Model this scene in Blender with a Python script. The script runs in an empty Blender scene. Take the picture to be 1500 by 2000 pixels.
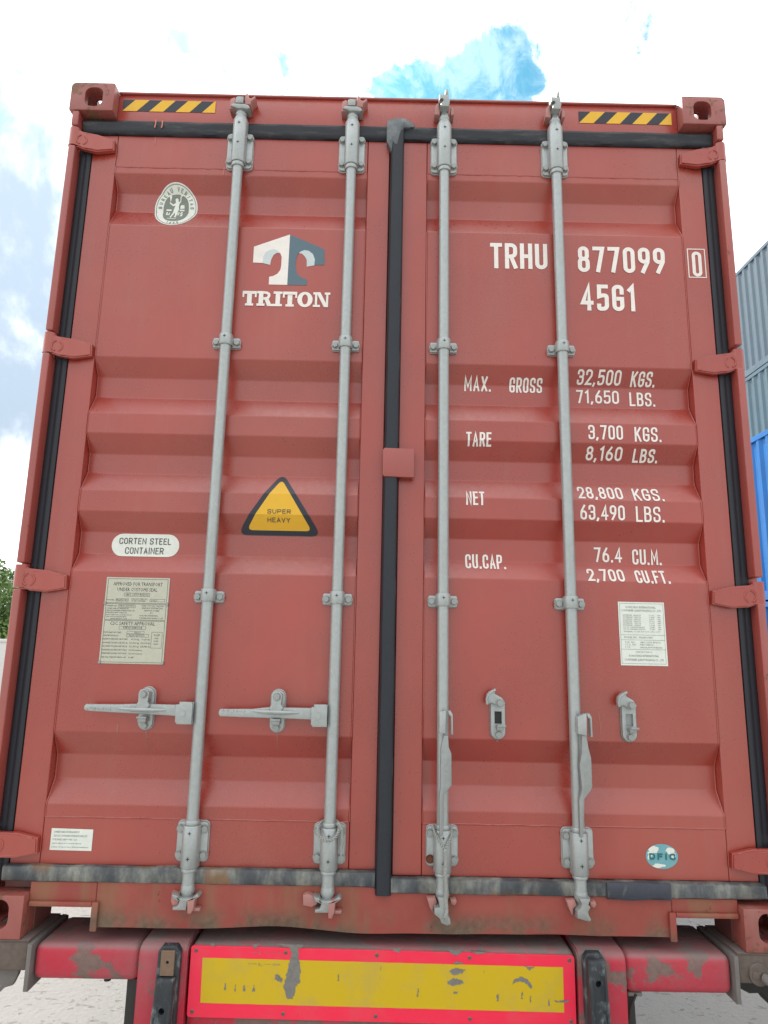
import bpy, bmesh, math, random
from mathutils import Vector, Matrix, noise
random.seed(7)
sc = bpy.context.scene
PI = math.pi
GZ = -1.15                       # ground level, the container floor corners rest at z = 0

# ------------------------------------------------------------------ camera
cd = bpy.data.cameras.new('camera'); cam = bpy.data.objects.new('camera', cd)
sc.collection.objects.link(cam); sc.camera = cam
cd.sensor_fit = 'HORIZONTAL'; cd.sensor_width = 36.0; cd.lens = 36.0 * 1309.3 / 1500.0
cd.clip_start = 0.05; cd.clip_end = 3000
rp, rr, ry = 0.192554, -0.0197672, -0.00403305
M = (Matrix.Rotation(ry, 3, 'Z') @ Matrix.Rotation(rp, 3, 'X') @ Matrix.Rotation(rr, 3, 'Y') @ Matrix.Rotation(PI / 2, 3, 'X'))
cam.matrix_world = Matrix.Translation((-0.0332, -2.1542, 0.8673)) @ M.to_4x4()

# ------------------------------------------------------------------ node helpers
def new_mat(name):
    m = bpy.data.materials.new(name); m.use_nodes = True
    nt = m.node_tree; nt.nodes.clear()
    out = nt.nodes.new('ShaderNodeOutputMaterial'); b = nt.nodes.new('ShaderNodeBsdfPrincipled')
    nt.links.new(b.outputs[0], out.inputs[0])
    return m, nt, b
def nd(nt, t, **kw):
    n = nt.nodes.new(t)
    for k, v in kw.items(): setattr(n, k, v)
    return n
def lk(nt, a, b): nt.links.new(a, b)
def coords(nt, scale=(1, 1, 1)):
    tc = nd(nt, 'ShaderNodeTexCoord'); mp = nd(nt, 'ShaderNodeMapping'); mp.inputs['Scale'].default_value = scale
    lk(nt, tc.outputs['Object'], mp.inputs[0]); return mp.outputs[0]
def noise_tex(nt, vec, scale, detail=4, rough=.5, dist=0):
    n = nd(nt, 'ShaderNodeTexNoise'); lk(nt, vec, n.inputs['Vector'])
    n.inputs['Scale'].default_value = scale; n.inputs['Detail'].default_value = detail
    n.inputs['Roughness'].default_value = rough; n.inputs['Distortion'].default_value = dist
    return n.outputs['Fac']
def ramp(nt, fac, lo, hi, a=0., b=1.):
    r = nd(nt, 'ShaderNodeMapRange'); r.interpolation_type = 'SMOOTHSTEP'
    lk(nt, fac, r.inputs[0]); r.inputs[1].default_value = lo; r.inputs[2].default_value = hi
    r.inputs[3].default_value = a; r.inputs[4].default_value = b; return r.outputs[0]
def mth(nt, op, a, b=None):
    n = nd(nt, 'ShaderNodeMath', operation=op)
    for i, v in enumerate((a, b)):
        if v is None: continue
        if isinstance(v, (int, float)): n.inputs[i].default_value = v
        else: lk(nt, v, n.inputs[i])
    return n.outputs[0]
def mix(nt, fac, a, b, mode='MIX'):
    n = nd(nt, 'ShaderNodeMix', data_type='RGBA', blend_type=mode)
    if isinstance(fac, (int, float)): n.inputs[0].default_value = fac
    else: lk(nt, fac, n.inputs[0])
    for i, v in ((6, a), (7, b)):
        if isinstance(v, tuple): n.inputs[i].default_value = (*v, 1)
        else: lk(nt, v, n.inputs[i])
    return n.outputs[2]
def bump(nt, b, h, strength=.3, dist=.002):
    n = nd(nt, 'ShaderNodeBump'); n.inputs['Strength'].default_value = strength; n.inputs['Distance'].default_value = dist
    lk(nt, h, n.inputs['Height']); lk(nt, n.outputs[0], b.inputs['Normal'])
def sepz(nt, vec):
    s = nd(nt, 'ShaderNodeSeparateXYZ'); lk(nt, vec, s.inputs[0]); return s.outputs

# ------------------------------------------------------------------ world
w = bpy.data.worlds.new('World'); sc.world = w; w.use_nodes = True
nt = w.node_tree; nt.nodes.clear()
wo = nd(nt, 'ShaderNodeOutputWorld'); bg = nd(nt, 'ShaderNodeBackground'); lk(nt, bg.outputs[0], wo.inputs[0])
sky = nd(nt, 'ShaderNodeTexSky', sky_type='NISHITA'); sky.sun_disc = False
SUN_EL, SUN_AZ = math.radians(50), math.radians(-30)      # azimuth measured from +Y towards +X
sky.sun_elevation = SUN_EL; sky.sun_rotation = SUN_AZ
sky.air_density = 1.0; sky.dust_density = 1.2; sky.ozone_density = 1.5
tc = nd(nt, 'ShaderNodeTexCoord'); G = tc.outputs['Generated']
n1 = noise_tex(nt, G, 4.2, 8, .56, .25); n2 = noise_tex(nt, G, 2.3, 5, .55); n3 = noise_tex(nt, G, 13., 9, .62, .3)
def direction(px, py):
    v = M @ Vector(((px - 750) / 1309.3, -(py - 1000) / 1309.3, -1.0)); return v.normalized()
def blobs(lst):
    acc = None
    for (px, py, r, k) in lst:
        d = nd(nt, 'ShaderNodeVectorMath', operation='DISTANCE'); lk(nt, G, d.inputs[0]); d.inputs[1].default_value = direction(px, py)
        v = ramp(nt, d.outputs['Value'], 0, r, k, 0)
        acc = v if acc is None else mth(nt, 'ADD', acc, v)
    return acc
n4 = noise_tex(nt, G, 3.1, 9, .60, .45)
acc = blobs(((965, 100, .085, .42), (1005, 160, .10, .44), (930, 175, .10, .44), (870, 200, .08, .36), (785, 168, .07, .60), (356, 94, .045, .55), (338, 62, .024, .32), (1148, 112, .05, .24), (700, 60, .10, .10),
             (1425, 40, .09, -.38), (700, 120, .10, .0), (520, 110, .11, .17), (170, 60, .13, .17), (1215, 185, .08, .18)))
wob = mth(nt, 'ADD', mth(nt, 'MULTIPLY', mth(nt, 'SUBTRACT', n1, .5), 1.9), mth(nt, 'MULTIPLY', mth(nt, 'SUBTRACT', n3, .5), 1.7))
s = mth(nt, 'ADD', wob, acc)
hole = mth(nt, 'ADD', mth(nt, 'MULTIPLY', ramp(nt, s, .20, .46), .82), mth(nt, 'MULTIPLY', ramp(nt, s, .0, .55), .18))
n5 = noise_tex(nt, G, 21., 9, .66, .5)
hole = mth(nt, 'MULTIPLY', hole, ramp(nt, n5, .36, .58, .84, 1.0))
veil = ramp(nt, mth(nt, 'ADD', mth(nt, 'MULTIPLY', mth(nt, 'SUBTRACT', n4, .5), 2.2), blobs(((1440, 60, .22, .45), (180, 70, .24, .42), (520, 110, .20, .42), (1180, 130, .16, .35)))), .05, .85, 0, .38)
BLUE_GAIN, CLOUD = 1.0, 8.8
blue = mix(nt, 1.0, sky.outputs[0], (BLUE_GAIN * .44, BLUE_GAIN * 1.12, BLUE_GAIN * 1.14), 'MULTIPLY')
shade = ramp(nt, mth(nt, 'ADD', mth(nt, 'MULTIPLY', mth(nt, 'SUBTRACT', n4, .5), 2.6), blobs(((-40, 480, .42, .62), (60, 640, .30, .34)))), .02, .72)
cl = mix(nt, shade, (CLOUD, CLOUD, CLOUD), (CLOUD * .22, CLOUD * .27, CLOUD * .33))
# cloud brightness raised around the sun, added to lighten the upward door slopes
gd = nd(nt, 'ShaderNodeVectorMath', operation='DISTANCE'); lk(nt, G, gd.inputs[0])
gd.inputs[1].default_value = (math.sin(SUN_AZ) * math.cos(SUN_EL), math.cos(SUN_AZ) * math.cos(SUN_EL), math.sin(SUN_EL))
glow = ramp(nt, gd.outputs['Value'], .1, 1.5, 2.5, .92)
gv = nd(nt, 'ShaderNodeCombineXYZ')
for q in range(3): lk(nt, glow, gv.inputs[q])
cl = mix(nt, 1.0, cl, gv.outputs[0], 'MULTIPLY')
cl = mix(nt, veil, cl, (CLOUD * .50, CLOUD * .80, CLOUD * .86))
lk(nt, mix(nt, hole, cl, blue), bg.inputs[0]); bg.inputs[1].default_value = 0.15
# ------------------------------------------------------------------ sun
sd = bpy.data.lights.new('sun', 'SUN'); sun = bpy.data.objects.new('sun', sd); sc.collection.objects.link(sun)
sd.energy = 3.8; sd.angle = math.radians(1.0); sd.color = (1.0, .95, .88)
to_sun = Vector((math.sin(SUN_AZ) * math.cos(SUN_EL), math.cos(SUN_AZ) * math.cos(SUN_EL), math.sin(SUN_EL)))
sun.rotation_euler = to_sun.to_track_quat('Z', 'Y').to_euler(); sun.location = (0, 0, 30)
sc.view_settings.view_transform = 'Standard'; sc.view_settings.look = 'None'
sc.view_settings.exposure = 0.0; sc.view_settings.gamma = 1.0; sc.view_settings.use_curve_mapping = False

# ------------------------------------------------------------------ materials
def paint(name, col, rust=.0, dust=.25, rough=.30, rustcol=(.10, .035, .015), scale=1.0, dustcol=(.35, .24, .20), vein=0.):
    m, nt, b = new_mat(name); v = coords(nt)
    big = noise_tex(nt, v, 2.2 * scale, 4, .6); fine = noise_tex(nt, v, 60 * scale, 3, .6)
    streak = noise_tex(nt, coords(nt, (17, 17, 1.1)), 1.0, 5, .6)
    c = mix(nt, ramp(nt, big, .3, .7), tuple(x * .92 for x in col), tuple(min(1, x * 1.08) for x in col))
    c = mix(nt, mth(nt, 'MULTIPLY', ramp(nt, streak, .5, .85), dust), c, dustcol)
    haze_ = ramp(nt, noise_tex(nt, coords(nt, (1.3, 1.3, .7)), 1.6, 5, .6, .6), .42, .78)
    c = mix(nt, mth(nt, 'MULTIPLY', haze_, .14), c, (.38, .20, .14))
    spots = noise_tex(nt, v, 85, 3, .55)
    c = mix(nt, mth(nt, 'MULTIPLY', ramp(nt, spots, .76, .82), .35), c, tuple(min(1, x * 1.5 + .06) for x in col))
    if rust > 0:
        r1 = noise_tex(nt, v, 14 * scale, 8, .68, .4)
        msk = ramp(nt, r1, .72 - rust * .3, .78 - rust * .3)
        rc = mix(nt, fine, rustcol, tuple(min(1, x * 2.6) for x in rustcol))
        c = mix(nt, msk, c, rc)
        lk(nt, ramp(nt, msk, 0, 1, rough, .85), b.inputs['Roughness'])
        bump(nt, b, mth(nt, 'SUBTRACT', mth(nt, 'MULTIPLY', fine, .25), msk), .5, .0012)
    else:
        lk(nt, ramp(nt, mth(nt, 'ADD', fine, big), .6, 1.4, rough - .06, rough + .1), b.inputs['Roughness'])
        wav = noise_tex(nt, v, 5.0, 2, .4)
        bump(nt, b, mth(nt, 'ADD', mth(nt, 'MULTIPLY', wav, 1.0), mth(nt, 'MULTIPLY', fine, .03)), .35, .006)
    lk(nt, c, b.inputs['Base Color']); b.inputs['Specular IOR Level'].default_value = .95; b.inputs['Coat Weight'].default_value = .32; b.inputs['Coat Roughness'].default_value = .28; return m
RED = (.36, .038, .022)
m_red = paint('red_oxide_paint', RED, 0, .10)
m_redworn = paint('red_oxide_paint_worn', (.34, .055, .042), .30, .30, .5)
m_redold = paint('red_oxide_paint_rusty', (.30, .062, .048), .60, .40, .55)
m_keeper = paint('keeper_paint', (.42, .17, .15), .25, .3, .55)

def sill_mat():
    m, nt, b = new_mat('sill_paint'); v = coords(nt); o = sepz(nt, v)
    fine = noise_tex(nt, v, 55, 4, .6); med = noise_tex(nt, v, 7, 5, .6)
    st = noise_tex(nt, coords(nt, (9, 9, 1.3)), 1.0, 5, .6)
    c = mix(nt, ramp(nt, med, .3, .7), (.30, .060, .046), (.36, .078, .060))
    c = mix(nt, mth(nt, 'MULTIPLY', ramp(nt, st, .46, .68), .6), c, (.25, .15, .075))
    low = mth(nt, 'MULTIPLY', ramp(nt, o[2], .105, .032), ramp(nt, mth(nt, 'ADD', med, mth(nt, 'MULTIPLY', st, .6)), .68, .92))
    c = mix(nt, low, c, mix(nt, fine, (.045, .030, .022), (.24, .17, .11)))
    chips = ramp(nt, noise_tex(nt, v, 24, 6, .7), .67, .71)
    c = mix(nt, mth(nt, 'MULTIPLY', chips, .7), c, (.055, .022, .015))
    lk(nt, c, b.inputs['Base Color']); b.inputs['Roughness'].default_value = .55
    bump(nt, b, mth(nt, 'ADD', med, mth(nt, 'MULTIPLY', fine, .2)), .4, .004); return m
m_sill = sill_mat()

def rubber(name, dust_lo, dust_hi, base=(.012, .0155, .022), stretch=(6, 6, 1), dustc=(.25, .26, .23), rusty=0):
    m, nt, b = new_mat(name); v = coords(nt)
    n = noise_tex(nt, coords(nt, stretch), 6, 6, .65); f = noise_tex(nt, v, 90, 3, .6)
    c = mix(nt, f, base, tuple(x * 1.6 for x in base))
    c = mix(nt, ramp(nt, n, dust_lo, dust_hi), c, mix(nt, f, tuple(x * .7 for x in dustc), tuple(x * 1.25 for x in dustc)))
    if rusty:
        c = mix(nt, mth(nt, 'MULTIPLY', ramp(nt, noise_tex(nt, v, 5.3, 3, .5), .60, .68), .8), c, (.22, .10, .035))
    lk(nt, c, b.inputs['Base Color']); b.inputs['Roughness'].default_value = .5
    bump(nt, b, mth(nt, 'ADD', n, mth(nt, 'MULTIPLY', f, .3)), .25, .002); return m
m_rub = rubber('gasket_rubber', .70, 1.0, stretch=(3, 3, 1))
m_rubtop = rubber('gasket_rubber_dusty', .48, 1.05, stretch=(1.5, 1.5, 9), dustc=(.18, .17, .15))
m_rublow = rubber('gasket_rubber_weathered', .38, .76, base=(.045, .052, .06), stretch=(2.6, 2.6, 1.1), dustc=(.30, .305, .265), rusty=1)
m_flap = rubber('gasket_flap_rubber', .35, .75, base=(.06, .075, .085), stretch=(3, 3, 3), dustc=(.20, .22, .23))
m_buf = rubber('buffer_rubber', .50, .78, base=(.02, .025, .03), stretch=(7, 7, 4), dustc=(.20, .24, .25))

def galv(name, col=(.42, .46, .455), sp=.5):
    m, nt, b = new_mat(name); v = coords(nt)
    n = noise_tex(nt, v, 75, 4, .7); g = noise_tex(nt, coords(nt, (1, 1, .25)), 30, 5, .65)
    c = mix(nt, ramp(nt, n, .3, .7), tuple(x * .93 for x in col), tuple(min(1, x * 1.06) for x in col))
    c = mix(nt, mth(nt, 'MULTIPLY', ramp(nt, g, .54, .78), .45), c, tuple(x * .66 for x in col))
    c = mix(nt, mth(nt, 'MULTIPLY', ramp(nt, noise_tex(nt, v, 16, 6, .7), .70, .76), .6), c, (.20, .13, .08))
    lk(nt, c, b.inputs['Base Color']); b.inputs['Roughness'].default_value = .42; b.inputs['Metallic'].default_value = .5
    bump(nt, b, mth(nt, 'ADD', n, g), .25, .0012); return m
m_galv = galv('galvanised_steel'); m_galvd = galv('galvanised_steel_dirty', (.34, .37, .365)); m_cast = galv('cast_steel', (.36, .385, .375))

def plain(name, col, rough=.5, var=.12, scale=40, metal=0.):
    m, nt, b = new_mat(name); v = coords(nt); n = noise_tex(nt, v, scale, 4, .6)
    lk(nt, mix(nt, n, tuple(x * (1 - var) for x in col), tuple(min(1, x * (1 + var)) for x in col)), b.inputs['Base Color'])
    b.inputs['Roughness'].default_value = rough; b.inputs['Metallic'].default_value = metal; return m
m_white = plain('white_marking_film', (.86, .82, .77), .45)
m_stick = plain('white_sticker_film', (.78, .82, .75), .4)
m_ink = plain('dark_ink', (.05, .06, .055), .5)
m_inkg = plain('grey_ink', (.20, .225, .19), .5)
m_black = plain('black_film', (.022, .028, .042), .3)
m_yel = plain('yellow_film', (.80, .46, .025), .35, .05)
m_logog = plain('slate_film', (.10, .165, .205), .4, .05)
m_logol = plain('pale_grey_film', (.58, .66, .66), .4, .15, 12)
m_plate = plain('etched_plate', (.54, .54, .44), .45, .10, 60, .15)
m_globe = plain('globe_blue_film', (.17, .42, .47), .35); m_teal = plain('teal_film', (.02, .16, .18), .4)
m_pink = plain('pale_pink_mark', (.62, .20, .14), .6)
m_darkhole = plain('dark_recess', (.03, .032, .03), .6)  # near-black in place of the shade inside holes and screw slots
m_rope = plain('seal_wire', (.34, .35, .33), .6, .3, 200)
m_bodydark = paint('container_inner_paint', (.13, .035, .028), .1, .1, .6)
m_wood = plain('brown_block', (.21, .135, .09), .7, .25, 90)

def trailer_mat(name, dirt, col=(.52, .030, .058), grey=(.19, .155, .135)):
    m, nt, b = new_mat(name); v = coords(nt)
    n = noise_tex(nt, v, 9, 7, .62, .3); f = noise_tex(nt, v, 70, 4, .6); p = noise_tex(nt, v, 3.5, 3, .5)
    c = mix(nt, ramp(nt, p, .3, .7), col, tuple(x * .75 + .03 for x in col))
    c = mix(nt, mth(nt, 'MULTIPLY', ramp(nt, mth(nt, 'ADD', p, mth(nt, 'MULTIPLY', f, .3)), .5, .9), .35), c, (.36, .17, .17))
    msk = ramp(nt, n, .64 - dirt * .2, .70 - dirt * .2)
    c = mix(nt, mth(nt, 'MULTIPLY', msk, .9), c, mix(nt, f, tuple(x * .6 for x in grey), tuple(x * 1.3 for x in grey)))
    # dust that has settled on faces that look up
    ge = nd(nt, 'ShaderNodeNewGeometry'); up = sepz(nt, ge.outputs['Normal'])[2]
    c = mix(nt, mth(nt, 'MULTIPLY', ramp(nt, up, .25, .8), .66), c, mix(nt, n, (.30, .24, .235), (.20, .16, .155)))
    lk(nt, c, b.inputs['Base Color']); lk(nt, ramp(nt, msk, 0, 1, .5, .85), b.inputs['Roughness']); b.inputs['Specular IOR Level'].default_value = .35
    bump(nt, b, mth(nt, 'SUBTRACT', mth(nt, 'MULTIPLY', f, .2), msk), .4, .0015); return m
m_tred = trailer_mat('trailer_red_paint', .50); m_tdirty = trailer_mat('trailer_red_paint_dirty', .85)
m_tgrime = trailer_mat('trailer_grime', 1.4, (.25, .06, .06), (.14, .125, .105))
m_tgrey = plain('trailer_primer_grey', (.18, .165, .155), .7, .3, 30); m_tblack = plain('trailer_black_steel', (.02, .021, .02), .55, .4, 20)
m_peel = plain('exposed_primer', (.20, .195, .18), .75, .35, 90)
def film(name, col, g=.35):
    m, nt, b = new_mat(name); v = coords(nt)
    n = noise_tex(nt, coords(nt, (1, 1, 1)), 9, 6, .65); s = noise_tex(nt, coords(nt, (14, 14, 60)), 1, 5, .7)
    v2 = noise_tex(nt, coords(nt, (50, 50, 14)), 1, 4, .6)
    c = mix(nt, mth(nt, 'MULTIPLY', ramp(nt, n, .46, .72), g), col, (.30, .26, .20))
    c = mix(nt, mth(nt, 'MULTIPLY', ramp(nt, s, .68, .74), .5), c, (.16, .14, .11))
    c = mix(nt, mth(nt, 'MULTIPLY', ramp(nt, v2, .70, .76), .6), c, (.12, .10, .08))
    lk(nt, c, b.inputs['Base Color']); b.inputs['Roughness'].default_value = .35
    bump(nt, b, n, .2, .002); return m
m_rfred = film('reflective_red_film', (.95, .022, .075), .12); m_rfyel = film('reflective_yellow_film', (.64, .44, .003), .22)

def ground_mat():
    m, nt, b = new_mat('pale_yard_surface'); v = coords(nt)
    a = noise_tex(nt, v, .35, 5, .6); g = noise_tex(nt, v, 28, 6, .7); e = noise_tex(nt, coords(nt, (1, 2.0, 1)), 17, 4, .6, .4); f = noise_tex(nt, v, 160, 3, .6)
    c = mix(nt, ramp(nt, a, .3, .7), (.26, .256, .24), (.31, .305, .29))
    c = mix(nt, mth(nt, 'MULTIPLY', ramp(nt, g, .35, .7), .35), c, (.26, .255, .24))
    pit = ramp(nt, e, .61, .67); c = mix(nt, mth(nt, 'MULTIPLY', pit, .5), c, (.13, .12, .105))
    lk(nt, mix(nt, mth(nt, 'MULTIPLY', f, .25), c, (.42, .415, .39)), b.inputs['Base Color']); b.inputs['Roughness'].default_value = .9
    bump(nt, b, mth(nt, 'SUBTRACT', g, pit), .6, .02); return m
m_ground = ground_mat()
m_wallw = plain('white_hoarding_paint', (.75, .75, .73), .5, .06, 3)
def cont_mat(name, col):
    m = paint(name, col, .0, .12, .6, dustcol=tuple(min(1, x * 1.3 + .03) for x in col)); nt = m.node_tree
    for n in nt.nodes:
        if n.type == 'BSDF_PRINCIPLED': n.inputs['Specular IOR Level'].default_value = .25
        if n.type == 'MIX' and n.blend_type == 'MIX' and tuple(round(v, 3) for v in n.inputs[7].default_value[:3]) == (.38, .2, .14): n.inputs[7].default_value = (*col, 1)
    return m
m_cgrey = cont_mat('blue_grey_container_paint', (.115, .165, .20)); m_cteal = cont_mat('grey_teal_container_paint', (.10, .165, .19))
m_cblue = cont_mat('bright_blue_container_paint', (.004, .16, .50)); m_cred = cont_mat('brick_red_container_paint', (.22, .05, .035))
m_bark = plain('bark', (.07, .05, .035), .9, .4, 12)
def leaf_mat(name, a, b_):
    m, nt, b = new_mat(name)
    oi = nd(nt, 'ShaderNodeTexCoord'); n = noise_tex(nt, oi.outputs['Object'], 1.6, 3, .6)
    f = noise_tex(nt, oi.outputs['Object'], 14, 2, .6)
    lk(nt, mix(nt, ramp(nt, mth(nt, 'ADD', n, mth(nt, 'MULTIPLY', f, .5)), .5, 1.0), a, b_), b.inputs['Base Color'])
    b.inputs['Roughness'].default_value = .55; return m
m_leaf = leaf_mat('leaf_green', (.05, .11, .025), (.16, .27, .06)); m_leafb = leaf_mat('leaf_blue_green', (.08, .12, .08), (.20, .27, .19))

# ------------------------------------------------------------------ mesh helpers
def BM(): return bmesh.new()
def box(bm, x0, x1, y0, y1, z0, z1, bv=0., seg=2):
    vs = [bm.verts.new((x, y, z)) for x in (x0, x1) for y in (y0, y1) for z in (z0, z1)]
    fs = [bm.faces.new([vs[i] for i in f]) for f in ((0, 1, 3, 2), (4, 6, 7, 5), (0, 4, 5, 1), (2, 3, 7, 6), (0, 2, 6, 4), (1, 5, 7, 3))]
    if bv > 0:
        es = list({e for f in fs for e in f.edges})
        bmesh.ops.bevel(bm, geom=es, offset=bv, segments=seg, affect='EDGES', profile=.5)
    return bm
def prism(bm, pts, y0, y1, bv=0., seg=2):
    n = len(pts); a = [bm.verts.new((x, y0, z)) for x, z in pts]; b = [bm.verts.new((x, y1, z)) for x, z in pts]
    f0 = bm.faces.new(a); f1 = bm.faces.new(b[::-1]); fs = [f0, f1]
    for i in range(n): fs.append(bm.faces.new((a[i], b[i], b[(i + 1) % n], a[(i + 1) % n])))
    bmesh.ops.recalc_face_normals(bm, faces=fs)
    if bv > 0: bmesh.ops.bevel(bm, geom=list(f0.edges), offset=bv, segments=seg, affect='EDGES', profile=.5)
    return bm
def ring(n, c, r, ax, ay): return [c + ax * (math.cos(2 * PI * i / n) * r) + ay * (math.sin(2 * PI * i / n) * r) for i in range(n)]
def cyl(bm, p0, p1, r0, r1=None, seg=20, cap=True):
    p0, p1 = Vector(p0), Vector(p1); r1 = r0 if r1 is None else r1; d = (p1 - p0).normalized()
    ax = d.orthogonal().normalized(); ay = d.cross(ax)
    A = [bm.verts.new(v) for v in ring(seg, p0, r0, ax, ay)]; B = [bm.verts.new(v) for v in ring(seg, p1, r1, ax, ay)]
    for i in range(seg): bm.faces.new((A[i], A[(i + 1) % seg], B[(i + 1) % seg], B[i]))
    if cap: bm.faces.new(A[::-1]); bm.faces.new(B)
    return bm
def lathe(bm, prof_, cx, cy, seg=24, a0=0., a1=2 * PI):
    """profile of (radius, z) round a vertical axis"""
    full = abs(a1 - a0 - 2 * PI) < 1e-6; n = seg if full else seg + 1
    rows = [[bm.verts.new((cx + r * math.cos(a0 + (a1 - a0) * i / seg), cy + r * math.sin(a0 + (a1 - a0) * i / seg), z)) for i in range(n)] for r, z in prof_]
    for a, b in zip(rows, rows[1:]):
        for i in range(n if full else n - 1): bm.faces.new((a[i], a[(i + 1) % n], b[(i + 1) % n], b[i]))
    if full: bm.faces.new(rows[0][::-1]); bm.faces.new(rows[-1])
    return bm
def tube(bm, path, r, seg=8):
    P = [Vector(p) for p in path]; rows = []; prev = None
    for i, p in enumerate(P):
        d = (P[min(i + 1, len(P) - 1)] - P[max(i - 1, 0)]).normalized()
        ax = d.orthogonal().normalized() if prev is None else (prev - d * prev.dot(d)).normalized()
        prev = ax; rr_ = r[i] if isinstance(r, (list, tuple)) else r
        rows.append([bm.verts.new(v) for v in ring(seg, p, rr_, ax, d.cross(ax))])
    for a, b in zip(rows, rows[1:]):
        for i in range(seg): bm.faces.new((a[i], a[(i + 1) % seg], b[(i + 1) % seg], b[i]))
    bm.faces.new(rows[0][::-1]); bm.faces.new(rows[-1]); return bm
def rrect(x0, x1, z0, z1, r, n=5):
    pts = []
    for cx, cz, a in ((x1 - r, z1 - r, 0), (x0 + r, z1 - r, 90), (x0 + r, z0 + r, 180), (x1 - r, z0 + r, 270)):
        for i in range(n + 1):
            t = math.radians(a + 90 * i / n); pts.append((cx + r * math.cos(t), cz + r * math.sin(t)))
    return pts
def ell(cx, cz, rx, rz, n=40, p=2.0):
    out = []
    for i in range(n):
        c, s_ = math.cos(2 * PI * i / n), math.sin(2 * PI * i / n)
        out.append((cx + rx * math.copysign(abs(c) ** (2 / p), c), cz + rz * math.copysign(abs(s_) ** (2 / p), s_)))
    return out
def wpos(o):
    v = Vector((0, 0, 0))
    while o: v = v + o.location; o = o.parent
    return v
def obj(name, bm, mat, parent=None, local=False, smooth=35, loc=None):
    """link one bmesh as one object; vertices are world positions unless local"""
    bmesh.ops.recalc_face_normals(bm, faces=bm.faces)
    me = bpy.data.meshes.new(name); bm.to_mesh(me); bm.free()
    if smooth:
        me.shade_smooth()
        try: me.set_sharp_from_angle(angle=math.radians(smooth))
        except Exception: pass
    me.materials.append(mat); o = bpy.data.objects.new(name, me); sc.collection.objects.link(o)
    if parent:
        o.parent = parent
        if not local: o.location = -wpos(parent)
    if loc is not None: o.location = loc
    return o
def dup(o, parent, loc):
    c = o.copy(); sc.collection.objects.link(c); c.parent = parent; c.location = loc; return c
def thing(name, label, cat, loc=(0, 0, 0), group=None):
    o = bpy.data.objects.new(name, None); sc.collection.objects.link(o); o.location = loc; o.empty_display_size = .2
    o['label'] = label; o['category'] = cat
    if group: o['group'] = group
    return o
def tag(o, label, cat, group=None):
    o['label'] = label; o['category'] = cat
    if group: o['group'] = group
    return o
def boolean(o, bm):
    me = bpy.data.meshes.new('cut'); bmesh.ops.recalc_face_normals(bm, faces=bm.faces); bm.to_mesh(me); bm.free()
    c = bpy.data.objects.new('cut', me); sc.collection.objects.link(c)
    if o.parent: c.matrix_world = Matrix.Translation(wpos(o))
    md = o.modifiers.new('b', 'BOOLEAN'); md.object = c; md.operation = 'DIFFERENCE'; md.solver = 'EXACT'
    bpy.context.view_layer.update(); dg = bpy.context.evaluated_depsgraph_get()
    new = bpy.data.meshes.new_from_object(o.evaluated_get(dg)); o.modifiers.clear()
    old = o.data; o.data = new; new.name = old.name; bpy.data.meshes.remove(old)
    bpy.data.objects.remove(c); bpy.data.meshes.remove(me)
    o.data.shade_smooth()
    try: o.data.set_sharp_from_angle(angle=math.radians(30))
    except Exception: pass

# ------------------------------------------------------------------ setting
bm = BM(); s_ = 900
vs = [bm.verts.new((x, y, GZ)) for x, y in ((-s_, -s_), (s_, -s_), (s_, s_), (-s_, s_))]; bm.faces.new(vs)
g = obj('ground', bm, m_ground, smooth=0); g['kind'] = 'structure'

# ------------------------------------------------------------------ the red container
K = thing('shipping_container', 'tall brick-red container seen door end on, loaded on the red trailer', 'shipping container')
GR = [(2.555, 2.495, 2.42, 2.343), (1.831, 1.767, 1.693, 1.624), (1.553, 1.488, 1.420, 1.352), (1.281, 1.216, 1.142, 1.080), (.575, .503, .430, .362)]
FY, DP = .05, .042
GR = [(a, b + (b - .867) / 2.2 * .006, c + (c - .867) / 2.2 * .006, d) for a, b, c, d in GR]
def prof(z):
    for a, b, c, d in GR:
        if d < z < a:
            if z > b: return FY + DP * (a - z) / (a - b)
            if z > c: return FY + DP
            return FY + DP * (z - d) / (c - d)
    return FY
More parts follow.
